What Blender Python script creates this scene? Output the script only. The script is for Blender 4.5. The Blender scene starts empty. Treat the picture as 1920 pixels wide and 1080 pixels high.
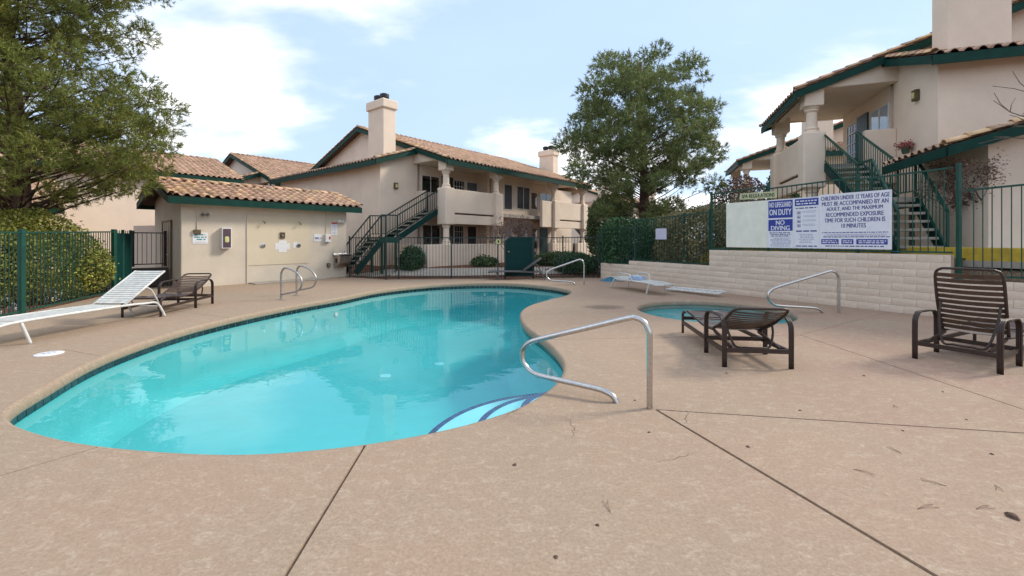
import bpy, math, random
import numpy as np
from mathutils import Vector, Matrix
from mathutils.geometry import delaunay_2d_cdt

PI = math.pi
R = math.radians
random.seed(4)
rng = np.random.default_rng(11)
sc = bpy.context.scene
COL = sc.collection

# ------------------------------------------------------------------ camera
cam_d = bpy.data.cameras.new('camera')
cam = bpy.data.objects.new('camera', cam_d)
COL.objects.link(cam)
cam.location = (0, 0, 1.5)
cam.rotation_euler = (R(90), 0, 0)
cam_d.sensor_width = 36
cam_d.lens = 820 / 1920 * 36
cam_d.shift_y = -90 / 1920
cam_d.clip_end = 3000
sc.camera = cam

# ------------------------------------------------------------------ sky
SUN_EL, SUN_AZ = R(36), R(74)          # azimuth from +Y towards +X
w = bpy.data.worlds.new('World')
sc.world = w
w.use_nodes = True
nt = w.node_tree
nt.nodes.clear()
N = nt.nodes.new
L = nt.links.new
sky = N('ShaderNodeTexSky')
sky.sky_type = 'NISHITA'
sky.sun_disc = False
sky.sun_elevation = SUN_EL
sky.sun_rotation = SUN_AZ
sky.air_density = 1.0
sky.dust_density = 0.6
sky.ozone_density = 1.6
tc = N('ShaderNodeTexCoord')
sep = N('ShaderNodeSeparateXYZ')
L(tc.outputs['Generated'], sep.inputs[0])


def wmath(op, a, b=None, c=None):
    n = N('ShaderNodeMath')
    n.operation = op
    for i, v in enumerate((a, b, c)):
        if v is None:
            continue
        if isinstance(v, (int, float)):
            n.inputs[i].default_value = v
        else:
            L(v, n.inputs[i])
    return n.outputs[0]


zc = wmath('ADD', wmath('MAXIMUM', sep.outputs[2], 0.0), 0.30)
cx = wmath('DIVIDE', sep.outputs[0], zc)
cy = wmath('DIVIDE', sep.outputs[1], zc)
comb = N('ShaderNodeCombineXYZ')
L(cx, comb.inputs[0]); L(cy, comb.inputs[1])
mp = N('ShaderNodeMapping')
mp.inputs['Location'].default_value = (0.78, -0.3, 0.0)
mp.inputs['Scale'].default_value = (0.75, 1.15, 1)
L(comb.outputs[0], mp.inputs[0])
n1 = N('ShaderNodeTexNoise')
n1.inputs['Scale'].default_value = 1.15
n1.inputs['Detail'].default_value = 7
n1.inputs['Roughness'].default_value = 0.52
n1.inputs['Distortion'].default_value = 0.15
L(mp.outputs[0], n1.inputs['Vector'])
rp = N('ShaderNodeValToRGB')
rp.color_ramp.interpolation = 'EASE'
rp.color_ramp.elements[0].position = 0.465
rp.color_ramp.elements[0].color = (0.05, 0.05, 0.05, 1)
rp.color_ramp.elements[1].position = 0.605
rp.color_ramp.elements[1].color = (1, 1, 1, 1)
L(n1.outputs['Fac'], rp.inputs[0])
# cloud shading: slightly grey bellies from a second noise
n2 = N('ShaderNodeTexNoise')
n2.inputs['Scale'].default_value = 1.9
n2.inputs['Detail'].default_value = 4
L(mp.outputs[0], n2.inputs['Vector'])
rp2 = N('ShaderNodeValToRGB')
rp2.color_ramp.elements[0].position = 0.34
rp2.color_ramp.elements[0].color = (3.3, 3.3, 3.45, 1)
rp2.color_ramp.elements[1].position = 0.62
rp2.color_ramp.elements[1].color = (5.9, 5.75, 5.6, 1)
L(n2.outputs['Fac'], rp2.inputs[0])
# thin high haze brightens the blue, as in the photograph
veil = N('ShaderNodeMix'); veil.data_type = 'RGBA'; veil.blend_type = 'MIX'
veil.inputs[0].default_value = 0.9
L(sky.outputs[0], veil.inputs['A'])
veil.inputs['B'].default_value = (1.65, 2.25, 3.15, 1)
mx = N('ShaderNodeMix'); mx.data_type = 'RGBA'
L(rp.outputs[0], mx.inputs[0])
L(veil.outputs['Result'], mx.inputs['A'])
L(rp2.outputs[0], mx.inputs['B'])
bg = N('ShaderNodeBackground')
bg.inputs['Strength'].default_value = 0.12
L(mx.outputs['Result'], bg.inputs['Color'])
out = N('ShaderNodeOutputWorld')
L(bg.outputs[0], out.inputs[0])

# ------------------------------------------------------------------ sun
sd = bpy.data.lights.new('sun', 'SUN')
sd.energy = 1.15
sd.angle = R(11)
sd.color = (1.0, 0.92, 0.80)
so = bpy.data.objects.new('sun', sd)
COL.objects.link(so)
sdir = Vector((math.cos(SUN_EL) * math.sin(SUN_AZ), math.cos(SUN_EL) * math.cos(SUN_AZ), math.sin(SUN_EL)))
so.rotation_euler = sdir.to_track_quat('Z', 'Y').to_euler()
so.location = (20, 8, 25)

vs = sc.view_settings
vs.view_transform = 'Standard'
vs.look = 'None'
vs.exposure = 1.52
vs.gamma = 1.0
sc.cycles.use_denoising = True
sc.cycles.max_bounces = 8
sc.cycles.transparent_max_bounces = 16
sc.cycles.caustics_reflective = False
sc.cycles.caustics_refractive = False

# ------------------------------------------------------------------ materials
M = {}


def mat(name, col, rough=0.75, var=0.12, scale=3.0, bump=0.0, bscale=60.0, metal=0.0,
        island=0.0, objr=0.0, spec=0.4, col2=None, detail=5, coat=0.0, sheen=0.0, trans=0.0, streak=None):
    m = bpy.data.materials.new(name)
    m.use_nodes = True
    t = m.node_tree
    b = t.nodes['Principled BSDF']
    b.inputs['Roughness'].default_value = rough
    b.inputs['Metallic'].default_value = metal
    b.inputs['Specular IOR Level'].default_value = spec
    if coat:
        b.inputs['Coat Weight'].default_value = coat
    n, l = t.nodes.new, t.links.new
    co = n('ShaderNodeTexCoord')
    vec = co.outputs['Object']
    if streak:
        mpn = n('ShaderNodeMapping')
        mpn.inputs['Scale'].default_value = streak
        l(vec, mpn.inputs[0])
        vec = mpn.outputs[0]
    c2 = col2 or tuple(c * (1 - 2 * var) for c in col)
    c1 = col if col2 else tuple(min(1, c * (1 + var)) for c in col)
    nz = n('ShaderNodeTexNoise')
    nz.inputs['Scale'].default_value = scale
    nz.inputs['Detail'].default_value = detail
    nz.inputs['Roughness'].default_value = 0.62
    l(vec, nz.inputs['Vector'])
    fac = nz.outputs['Fac']
    r = n('ShaderNodeMapRange')
    r.inputs[1].default_value = 0.3
    r.inputs[2].default_value = 0.7
    l(fac, r.inputs[0])
    mix = n('ShaderNodeMix'); mix.data_type = 'RGBA'
    l(r.outputs[0], mix.inputs[0])
    mix.inputs['A'].default_value = (*c2, 1)
    mix.inputs['B'].default_value = (*c1, 1)
    colout = mix.outputs['Result']
    if island or objr:
        g = n('ShaderNodeNewGeometry')
        oi = n('ShaderNodeObjectInfo')
        a = n('ShaderNodeMath'); a.operation = 'ADD'
        l(g.outputs['Random Per Island'], a.inputs[0]); l(oi.outputs['Random'], a.inputs[1])
        f = n('ShaderNodeMath'); f.operation = 'FRACT'
        l(a.outputs[0], f.inputs[0])
        amt = max(island, objr)
        hs = n('ShaderNodeHueSaturation')
        mr = n('ShaderNodeMapRange')
        mr.inputs[3].default_value = 1 - amt
        mr.inputs[4].default_value = 1 + amt
        l(f.outputs[0], mr.inputs[0])
        l(mr.outputs[0], hs.inputs['Value'])
        mh = n('ShaderNodeMath'); mh.operation = 'MULTIPLY'; mh.inputs[1].default_value = 7.31
        l(f.outputs[0], mh.inputs[0])
        fh = n('ShaderNodeMath'); fh.operation = 'FRACT'; l(mh.outputs[0], fh.inputs[0])
        mr2 = n('ShaderNodeMapRange')
        mr2.inputs[3].default_value = 0.5 - 0.045 * amt
        mr2.inputs[4].default_value = 0.5 + 0.045 * amt
        l(fh.outputs[0], mr2.inputs[0])
        l(mr2.outputs[0], hs.inputs['Hue'])
        l(colout, hs.inputs['Color'])
        colout = hs.outputs['Color']
    l(colout, b.inputs['Base Color'])
    if bump:
        nb = n('ShaderNodeTexNoise')
        nb.inputs['Scale'].default_value = bscale
        nb.inputs['Detail'].default_value = 4
        l(co.outputs['Object'], nb.inputs['Vector'])
        bm = n('ShaderNodeBump')
        bm.inputs['Strength'].default_value = bump
        bm.inputs['Distance'].default_value = 0.02
        l(nb.outputs['Fac'], bm.inputs['Height'])
        l(bm.outputs[0], b.inputs['Normal'])
    if trans:
        tr = n('ShaderNodeBsdfTranslucent')
        l(colout, tr.inputs['Color'])
        ms = n('ShaderNodeMixShader')
        ms.inputs[0].default_value = trans
        l(b.outputs[0], ms.inputs[1]); l(tr.outputs[0], ms.inputs[2])
        l(ms.outputs[0], t.nodes['Material Output'].inputs[0])
    M[name] = m
    return m


mat('stucco', (0.78, 0.645, 0.52), 0.9, 0.045, 0.9, bump=0.45, bscale=32, spec=0.2)
mat('stucco_house', (0.60, 0.525, 0.425), 0.9, 0.05, 1.5, bump=0.4, bscale=38, spec=0.2)
mat('panel_cream', (0.61, 0.525, 0.385), 0.7, 0.03, 1.5, spec=0.3)
mat('trim_green', (0.002, 0.040, 0.029), 0.6, 0.15, 4, bump=0.05, spec=0.2)
mat('fence_green', (0.005, 0.062, 0.042), 0.45, 0.15, 6)
mat('fence_mid', (0.010, 0.058, 0.042), 0.45, 0.15, 6)
mat('fence_dark', (0.012, 0.030, 0.026), 0.45, 0.15, 6)
mat('fence_brown', (0.045, 0.032, 0.026), 0.5, 0.2, 6)
mat('gate_green', (0.001, 0.032, 0.029), 0.6, 0.12, 4, spec=0.2)
mat('tile', (0.56, 0.39, 0.28), 0.85, 0.14, 5, bump=0.25, bscale=30, island=0.22, col2=(0.38, 0.235, 0.16), spec=0.2)
mat('tile_gold', (0.68, 0.49, 0.30), 0.85, 0.14, 6, bump=0.25, bscale=30, island=0.24, col2=(0.55, 0.33, 0.19), spec=0.2)
mat('roof_felt', (0.10, 0.065, 0.05), 0.9, 0.2, 5)
mat('steel', (0.56, 0.54, 0.52), 0.24, 0.08, 30, metal=1.0)
mat('steel_dull', (0.45, 0.43, 0.41), 0.38, 0.1, 20, metal=1.0)
mat('chrome_bowl', (0.50, 0.45, 0.40), 0.3, 0.1, 9, metal=0.9)
mat('brown_frame', (0.040, 0.023, 0.017), 0.42, 0.15, 12, bump=0.03)
mat('brown_strap', (0.085, 0.052, 0.036), 0.5, 0.15, 14, objr=0.12)
mat('brown_sling', (0.105, 0.082, 0.078), 0.6, 0.12, 20, bump=0.1, bscale=150, objr=0.08)
mat('white_frame', (0.66, 0.66, 0.63), 0.4, 0.1, 9)
mat('white_strap', (0.62, 0.63, 0.60), 0.5, 0.1, 9, objr=0.06)
mat('grey_sling', (0.10, 0.098, 0.10), 0.6, 0.15, 12, bump=0.1)
mat('grey_frame', (0.11, 0.10, 0.10), 0.5, 0.15, 8)
mat('white_paint', (0.72, 0.72, 0.72), 0.5, 0.05, 6)
mat('sign_white', (0.74, 0.74, 0.80), 0.45, 0.03, 6)
mat('sign_bare', (0.78, 0.77, 0.67), 0.5, 0.05, 4)
mat('sign_blue', (0.030, 0.050, 0.30), 0.45, 0.05, 6)
mat('sign_navy', (0.055, 0.050, 0.22), 0.5, 0.05, 6)
mat('sign_grey', (0.32, 0.33, 0.48), 0.5, 0.05, 20)
mat('sign_teal', (0.04, 0.25, 0.28), 0.5, 0.05, 6)
mat('sign_red', (0.45, 0.07, 0.06), 0.5, 0.05, 6)
mat('sign_cream', (0.50, 0.50, 0.30), 0.5, 0.05, 6)
mat('sign_black', (0.02, 0.03, 0.015), 0.5, 0.05, 6)
mat('lavender', (0.52, 0.50, 0.62), 0.5, 0.05, 6)
mat('yellow_paint', (0.50, 0.35, 0.03), 0.6, 0.15, 5)
mat('yellow_lamp', (0.60, 0.58, 0.25), 0.5, 0.1, 5)
mat('bronze', (0.14, 0.10, 0.055), 0.45, 0.2, 8, metal=0.5)
mat('dark_metal', (0.02, 0.02, 0.022), 0.45, 0.1, 8)
mat('plum', (0.09, 0.05, 0.065), 0.15, 0.1, 8, spec=0.6)
mat('door_paint', (0.40, 0.345, 0.29), 0.55, 0.05, 4, bump=0.05)
mat('dark_door', (0.02, 0.05, 0.045), 0.5, 0.1, 4)
mat('concrete', (0.34, 0.305, 0.26), 0.85, 0.1, 3, bump=0.2)
mat('stair_concrete', (0.38, 0.345, 0.29), 0.85, 0.12, 3, bump=0.2)
mat('pale_concrete', (0.52, 0.47, 0.40), 0.85, 0.08, 3, bump=0.2)  # paler than the other concrete, to bounce light onto the shaded wall
mat('asphalt', (0.085, 0.085, 0.088), 0.9, 0.15, 8, bump=0.3)
mat('bark', (0.11, 0.065, 0.048), 0.95, 0.3, 9, bump=0.8, bscale=22, streak=(1, 1, 0.3))
mat('bark_grey', (0.16, 0.125, 0.105), 0.95, 0.25, 9, bump=0.4, bscale=30)
mat('needles', (0.29, 0.325, 0.12), 0.75, 0.2, 0.9, island=0.4, col2=(0.115, 0.155, 0.06), spec=0.2, trans=0.22)
mat('needles_near', (0.27, 0.275, 0.062), 0.75, 0.2, 0.8, island=0.4, col2=(0.13, 0.165, 0.045), spec=0.2, trans=0.25)
mat('leaf_hedge', (0.12, 0.165, 0.05), 0.6, 0.2, 1.4, island=0.45, col2=(0.05, 0.08, 0.027), spec=0.3, trans=0.15)
mat('leaf_olive', (0.33, 0.28, 0.14), 0.7, 0.2, 1.4, island=0.45, col2=(0.10, 0.10, 0.05), spec=0.2, trans=0.15)
mat('leaf_dark', (0.055, 0.13, 0.045), 0.55, 0.2, 1.4, island=0.4, col2=(0.025, 0.062, 0.025), spec=0.35, trans=0.12)
mat('leaf_gold', (0.36, 0.33, 0.06), 0.55, 0.2, 1.1, island=0.5, col2=(0.12, 0.165, 0.035), spec=0.35, trans=0.2)
mat('leaf_brown', (0.30, 0.195, 0.155), 0.85, 0.2, 3, island=0.4, col2=(0.11, 0.065, 0.05), spec=0.15, trans=0.2)
mat('towel_blue', (0.33, 0.48, 0.66), 0.95, 0.15, 10, bump=0.4, bscale=120, col2=(0.55, 0.62, 0.72))
mat('tarp_blue', (0.03, 0.17, 0.26), 0.6, 0.2, 6)
mat('car_paint', (0.018, 0.02, 0.025), 0.25, 0.05, 3, coat=0.6)
mat('car_paint_silver', (0.40, 0.42, 0.44), 0.3, 0.05, 3, metal=0.5, coat=0.6)
mat('tyre', (0.02, 0.02, 0.02), 0.85, 0.1, 6)
mat('blue_lens', (0.55, 0.6, 0.65), 0.2, 0.05, 3)
mat('flower_pink', (0.40, 0.10, 0.09), 0.7, 0.2, 6, island=0.4)
mat('terracotta', (0.05, 0.10, 0.06), 0.7, 0.1, 6)


def glass(name, col, rough=0.04, spec=0.9):
    m = bpy.data.materials.new(name)
    m.use_nodes = True
    b = m.node_tree.nodes['Principled BSDF']
    b.inputs['Base Color'].default_value = (*col, 1)
    b.inputs['Roughness'].default_value = rough
    b.inputs['Specular IOR Level'].default_value = spec
    b.inputs['IOR'].default_value = 1.6
    M[name] = m


glass('pane_dark', (0.018, 0.018, 0.018))
glass('pane_blue', (0.10, 0.15, 0.20), 0.05, 1.0)
glass('pane_sky', (0.35, 0.45, 0.55), 0.02, 1.0)  # pale blue base colour stands in for a sky reflection
glass('pane_screen', (0.045, 0.042, 0.040), 0.5, 0.3)


def deck_material():
    m = bpy.data.materials.new('deck')
    m.use_nodes = True
    t = m.node_tree; n = t.nodes.new; l = t.links.new
    b = t.nodes['Principled BSDF']
    b.inputs['Roughness'].default_value = 0.82
    b.inputs['Specular IOR Level'].default_value = 0.25
    co = n('ShaderNodeTexCoord')

    def noise(sc_, det, rough=0.6, dist=0.0, vec=None):
        z = n('ShaderNodeTexNoise')
        z.inputs['Scale'].default_value = sc_
        z.inputs['Detail'].default_value = det
        z.inputs['Roughness'].default_value = rough
        z.inputs['Distortion'].default_value = dist
        l(vec or co.outputs['Object'], z.inputs['Vector'])
        return z.outputs['Fac']

    def ramp(f, a, b_, lo=0.0, hi=1.0):
        r = n('ShaderNodeMapRange')
        r.inputs[1].default_value = a; r.inputs[2].default_value = b_
        r.inputs[3].default_value = lo; r.inputs[4].default_value = hi
        l(f, r.inputs[0])
        return r.outputs[0]

    def mixc(f, A, B, mode='MIX'):
        x = n('ShaderNodeMix'); x.data_type = 'RGBA'; x.blend_type = mode
        if isinstance(f, float):
            x.inputs[0].default_value = f
        else:
            l(f, x.inputs[0])
        for k, v in (('A', A), ('B', B)):
            if isinstance(v, tuple):
                x.inputs[k].default_value = (*v, 1)
            else:
                l(v, x.inputs[k])
        return x.outputs['Result']
    base = mixc(ramp(noise(0.55, 4), 0.35, 0.65), (0.395, 0.282, 0.199), (0.365, 0.282, 0.203))
    # warmer and rosier away from the water, on the right hand slabs
    sp = n('ShaderNodeSeparateXYZ'); l(co.outputs['Object'], sp.inputs[0])
    rosy = ramp(sp.outputs[0], 0.5, 4.5)
    rn = n('ShaderNodeMath'); rn.operation = 'MULTIPLY'
    l(rosy, rn.inputs[0]); l(ramp(noise(1.1, 6, 0.65), 0.40, 0.62, 0, 0.6), rn.inputs[1])
    base = mixc(rn.outputs[0], base, (0.37, 0.215, 0.165))
    # worn pale patches with fibrous streaks
    mpn = n('ShaderNodeMapping'); mpn.inputs['Scale'].default_value = (1.0, 1.5, 1)
    mpn.inputs['Rotation'].default_value = (0, 0, 0.35)
    l(co.outputs['Object'], mpn.inputs[0])
    st = noise(9, 10, 0.78, 0.9, mpn.outputs[0])
    base = mixc(ramp(st, 0.50, 0.62, 0, 0.62), base, (0.50, 0.405, 0.30))
    # broom / spray texture speckle
    sp1 = noise(48, 6, 0.82)
    base = mixc(ramp(sp1, 0.38, 0.60, 0.0, 0.85), base, mixc(0.5, base, (0.16, 0.105, 0.075)))
    # dirt blotches
    base = mixc(ramp(noise(2.6, 7, 0.6, 0.4), 0.58, 0.80, 0, 0.30), base, (0.22, 0.15, 0.105))
    dk = mixc(ramp(noise(7.5, 6, 0.7), 0.62, 0.8, 0, 0.35), base, (0.22, 0.15, 0.105))
    l(dk, b.inputs['Base Color'])
    bm = n('ShaderNodeBump'); bm.inputs['Strength'].default_value = 0.35; bm.inputs['Distance'].default_value = 0.01
    l(noise(70, 4, 0.7), bm.inputs['Height'])
    l(bm.outputs[0], b.inputs['Normal'])
    M['deck'] = m


deck_material()
mat('joint', (0.15, 0.105, 0.08), 0.95, 0.2, 20)
mat('stain', (0.33, 0.245, 0.18), 0.9, 0.2, 6)


def mulch_material(name, c1, c2, c3):
    m = bpy.data.materials.new(name)
    m.use_nodes = True
    t = m.node_tree; n = t.nodes.new; l = t.links.new
    b = t.nodes['Principled BSDF']; b.inputs['Roughness'].default_value = 0.95
    b.inputs['Specular IOR Level'].default_value = 0.1
    co = n('ShaderNodeTexCoord')
    v = n('ShaderNodeTexVoronoi'); v.inputs['Scale'].default_value = 26
    l(co.outputs['Object'], v.inputs['Vector'])
    cr = n('ShaderNodeValToRGB')
    cr.color_ramp.elements[0].color = (*c1, 1)
    cr.color_ramp.elements[1].color = (*c3, 1)
    e = cr.color_ramp.elements.new(0.5); e.color = (*c2, 1)
    sp = n('ShaderNodeSeparateColor'); l(v.outputs['Color'], sp.inputs[0])
    l(sp.outputs[0], cr.inputs[0]); l(cr.outputs[0], b.inputs['Base Color'])
    bm = n('ShaderNodeBump'); bm.inputs['Strength'].default_value = 0.9; bm.inputs['Distance'].default_value = 0.04
    l(v.outputs['Distance'], bm.inputs['Height']); l(bm.outputs[0], b.inputs['Normal'])
    M[name] = m


mulch_material('mulch', (0.10, 0.045, 0.028), (0.17, 0.075, 0.045), (0.27, 0.15, 0.10))
mulch_material('soil', (0.11, 0.075, 0.05), (0.17, 0.115, 0.075), (0.25, 0.18, 0.12))


def block_material():
    mat('block', (0.68, 0.56, 0.45), 0.88, 0.07, 2.2, bump=0.45, bscale=22, objr=0.06, spec=0.2)
    mat('mortar', (0.56, 0.45, 0.36), 0.92, 0.06, 6, bump=0.3, bscale=50, spec=0.15)


block_material()


def plaster_material():
    mat('plaster', (0.075, 0.45, 0.475), 0.8, 0.03, 2.0)
    mat('step_plaster', (0.22, 0.62, 0.68), 0.8, 0.03, 3.0)
    mat('tile_blue', (0.012, 0.045, 0.16), 0.2, 0.3, 30, island=0.4, spec=0.6)
    mat('tile_band', (0.022, 0.034, 0.040), 0.25, 0.3, 25, island=0.35, spec=0.6)


plaster_material()


def water_material(name, absorb, density):
    m = bpy.data.materials.new(name)
    m.use_nodes = True
    t = m.node_tree; n = t.nodes.new; l = t.links.new
    t.nodes.clear()
    o = n('ShaderNodeOutputMaterial')
    co = n('ShaderNodeTexCoord')
    nz = n('ShaderNodeTexNoise'); nz.inputs['Scale'].default_value = 2.2; nz.inputs['Detail'].default_value = 3
    l(co.outputs['Object'], nz.inputs['Vector'])
    bm = n('ShaderNodeBump'); bm.inputs['Strength'].default_value = 0.09; bm.inputs['Distance'].default_value = 0.05
    l(nz.outputs['Fac'], bm.inputs['Height'])
    # rays are not bent here, so light leaving the water must not be totally reflected: same ratio on both sides
    fr = n('ShaderNodeFresnel')
    gb = n('ShaderNodeNewGeometry')
    ior = n('ShaderNodeMapRange'); ior.inputs[3].default_value = 1.23; ior.inputs[4].default_value = 1 / 1.23
    l(gb.outputs['Backfacing'], ior.inputs[0]); l(ior.outputs[0], fr.inputs['IOR'])
    l(bm.outputs[0], fr.inputs['Normal'])
    tr = n('ShaderNodeBsdfTransparent'); tr.inputs['Color'].default_value = (0.97, 1, 1, 1)
    gl = n('ShaderNodeBsdfGlossy'); gl.inputs['Roughness'].default_value = 0.012
    gl.inputs['Color'].default_value = (0.82, 0.95, 1, 1)
    l(bm.outputs[0], gl.inputs['Normal'])
    ms = n('ShaderNodeMixShader')
    l(fr.outputs[0], ms.inputs[0]); l(tr.outputs[0], ms.inputs[1]); l(gl.outputs[0], ms.inputs[2])
    l(ms.outputs[0], o.inputs['Surface'])
    va = n('ShaderNodeVolumeAbsorption')
    va.inputs['Color'].default_value = (*absorb, 1)
    va.inputs['Density'].default_value = density
    l(va.outputs[0], o.inputs['Volume'])
    M[name] = m


water_material('water', (0.2, 0.9, 0.95), 0.06)
water_material('spa_water', (0.2, 0.9, 0.9), 0.08)


# ------------------------------------------------------------------ helpers
def tag(o, label=None, cat=None, group=None, kind=None):
    if label: o['label'] = label
    if cat: o['category'] = cat
    if group: o['group'] = group
    if kind: o['kind'] = kind
    return o


def empty(name, loc=(0, 0, 0), rz=0.0, label=None, cat=None, group=None, kind=None):
    o = bpy.data.objects.new(name, None)
    o.empty_display_size = 0.1
    COL.objects.link(o)
    o.location = loc
    o.rotation_euler = (0, 0, rz)
    return tag(o, label, cat, group, kind)


def link_mesh(name, me, material, parent=None):
    o = bpy.data.objects.new(name, me)
    COL.objects.link(o)
    if material and not me.materials:
        me.materials.append(M[material])
    o.parent = parent
    return o


class MB:
    """collects vertices and faces of one mesh"""

    def __init__(self):
        self.v = []
        self.f = []

    def add(self, vs_, fs_):
        k = len(self.v)
        self.v += [tuple(p) for p in vs_]
        self.f += [tuple(i + k for i in q) for q in fs_]
        return self

    def box(self, x0, x1, y0, y1, z0, z1):
        if x0 > x1: x0, x1 = x1, x0
        if y0 > y1: y0, y1 = y1, y0
        if z0 > z1: z0, z1 = z1, z0
        return self.add([(x0, y0, z0), (x1, y0, z0), (x1, y1, z0), (x0, y1, z0),
                         (x0, y0, z1), (x1, y0, z1), (x1, y1, z1), (x0, y1, z1)],
                        [(3, 2, 1, 0), (4, 5, 6, 7), (0, 1, 5, 4), (1, 2, 6, 5), (2, 3, 7, 6), (3, 0, 4, 7)])

    def bar(self, p, q, wd, ht, up=(0, 0, 1)):
        p, q = Vector(p), Vector(q)
        d = (q - p).normalized()
        up = Vector(up)
        s = d.cross(up)
        if s.length < 1e-4:
            s = d.cross(Vector((1, 0, 0)))
        s.normalize()
        u = s.cross(d).normalized()
        a, b = s * (wd / 2), u * (ht / 2)
        return self.add([p - a - b, p + a - b, p + a + b, p - a + b, q - a - b, q + a - b, q + a + b, q - a + b],
                        [(0, 1, 2, 3), (7, 6, 5, 4), (4, 5, 1, 0), (5, 6, 2, 1), (6, 7, 3, 2), (7, 4, 0, 3)])

    def tube(self, pts, r, n=8, closed=False, flat=1.0):
        pts = [Vector(p) for p in pts]
        rs = r if isinstance(r, (list, tuple)) else [r] * len(pts)
        k = len(pts)
        vs_, fs_ = [], []
        prev = None
        for i, p in enumerate(pts):
            if closed:
                d = pts[(i + 1) % k] - pts[i - 1]
            else:
                d = pts[min(i + 1, k - 1)] - pts[max(i - 1, 0)]
            d.normalize()
            if prev is None:
                a = d.cross(Vector((0, 0, 1)))
                if a.length < 0.05:
                    a = d.cross(Vector((0, 1, 0)))
            else:
                a = prev - d * prev.dot(d)
            a.normalize()
            prev = a
            b = d.cross(a)
            for j in range(n):
                t = 2 * PI * j / n
                vs_.append(p + (a * math.cos(t) * flat + b * math.sin(t)) * rs[i])
        for i in range(k if closed else k - 1):
            i2 = (i + 1) % k
            for j in range(n):
                fs_.append((i * n + j, i * n + (j + 1) % n, i2 * n + (j + 1) % n, i2 * n + j))
        if not closed:
            fs_.append(tuple(range(n - 1, -1, -1)))
            fs_.append(tuple((k - 1) * n + j for j in range(n)))
        return self.add(vs_, fs_)

    def lathe(self, prof, n=20, c=(0, 0, 0)):
        vs_, fs_ = [], []
        for r, z in prof:
            for j in range(n):
                t = 2 * PI * j / n
                vs_.append((c[0] + r * math.cos(t), c[1] + r * math.sin(t), c[2] + z))
        for i in range(len(prof) - 1):
            for j in range(n):
                fs_.append((i * n + j, i * n + (j + 1) % n, (i + 1) * n + (j + 1) % n, (i + 1) * n + j))
        fs_.append(tuple(range(n - 1, -1, -1)))
        fs_.append(tuple((len(prof) - 1) * n + j for j in range(n)))
        return self.add(vs_, fs_)

    def prism(self, poly, h):
        """poly: 3d points in a plane, extruded by vector h"""
        k = len(poly)
        h = Vector(h)
        vs_ = [Vector(p) for p in poly] + [Vector(p) + h for p in poly]
        fs_ = [tuple(range(k - 1, -1, -1)), tuple(range(k, 2 * k))]
        fs_ += [(i, (i + 1) % k, k + (i + 1) % k, k + i) for i in range(k)]
        return self.add(vs_, fs_)

    def flip_y(self):
        self.v = [(x, -y, z) for x, y, z in self.v]
        self.f = [tuple(reversed(q)) for q in self.f]
        return self

    def build(self, name, material, parent=None, smooth=False, bevel=0.0, segs=2):
        me = bpy.data.meshes.new(name)
        me.from_pydata(self.v, [], self.f)
        me.materials.append(M[material])
        if smooth:
            me.polygons.foreach_set('use_smooth', [True] * len(me.polygons))
        me.update()
        o = link_mesh(name, me, None, parent)
        if smooth == 'auto':
            try:
                me.set_sharp_from_angle(angle=R(40))
            except Exception:
                pass
        if bevel:
            bv = o.modifiers.new('bevel', 'BEVEL')
            bv.width = bevel; bv.segments = segs; bv.limit_method = 'ANGLE'
        return o


def np_mesh(name, verts, faces_n, nper, material, parent=None, smooth=False):
    """verts (K,3) array; every face is nper consecutive or indexed vertices"""
    me = bpy.data.meshes.new(name)
    faces = np.asarray(faces_n, dtype=np.int32).reshape(-1, nper)
    me.vertices.add(len(verts))
    me.vertices.foreach_set('co', np.asarray(verts, dtype=np.float32).ravel())
    me.loops.add(faces.size)
    me.loops.foreach_set('vertex_index', faces.ravel())
    me.polygons.add(len(faces))
    me.polygons.foreach_set('loop_start', np.arange(0, faces.size, nper, dtype=np.int32))
    me.polygons.foreach_set('loop_total', np.full(len(faces), nper, dtype=np.int32))
    if smooth:
        me.polygons.foreach_set('use_smooth', np.ones(len(faces), dtype=bool))
    me.update(calc_edges=True)
    me.validate()
    me.materials.append(M[material])
    return link_mesh(name, me, None, parent)


def px(u, v, z=0.0):
    """photograph pixel + known height -> ground point"""
    Y = 820 * (1.5 - z) / (v - 450)
    return ((u - 960) / 820 * Y, Y)


def catmull(pts, k=6):
    out_ = []
    n = len(pts)
    for i in range(n):
        p0, p1, p2, p3 = (Vector((*pts[(i + j - 1) % n], 0)) for j in range(4))
        for j in range(k):
            t = j / k
            q = 0.5 * ((2 * p1) + (p2 - p0) * t + (2 * p0 - 5 * p1 + 4 * p2 - p3) * t * t + (3 * p1 - p0 - 3 * p2 + p3) * t ** 3)
            out_.append((q.x, q.y))
    return out_


def resample(pts, step):
    P = np.array(pts + [pts[0]])
    d = np.r_[0, np.cumsum(np.hypot(*np.diff(P, axis=0).T))]
    k = max(8, int(d[-1] / step))
    s = np.linspace(0, d[-1], k, endpoint=False)
    return list(zip(np.interp(s, d, P[:, 0]), np.interp(s, d, P[:, 1])))


def inside(p, poly):
    x, y = p
    c = False
    n = len(poly)
    j = n - 1
    for i in range(n):
        xi, yi = poly[i]; xj, yj = poly[j]
        if (yi > y) != (yj > y) and x < (xj - xi) * (y - yi) / (yj - yi) + xi:
            c = not c
        j = i
    return c


def area2(poly):
    return sum(poly[i - 1][0] * poly[i][1] - poly[i][0] * poly[i - 1][1] for i in range(len(poly)))


def offset_ring(poly, d):
    """move ring towards its inside by d (poly counter-clockwise)"""
    out_ = []
    n = len(poly)
    for i in range(n):
        a, b = Vector(poly[i - 1]), Vector(poly[(i + 1) % n])
        t = (b - a).normalized()
        out_.append((poly[i][0] - t.y * d, poly[i][1] + t.x * d))
    return out_


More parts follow.
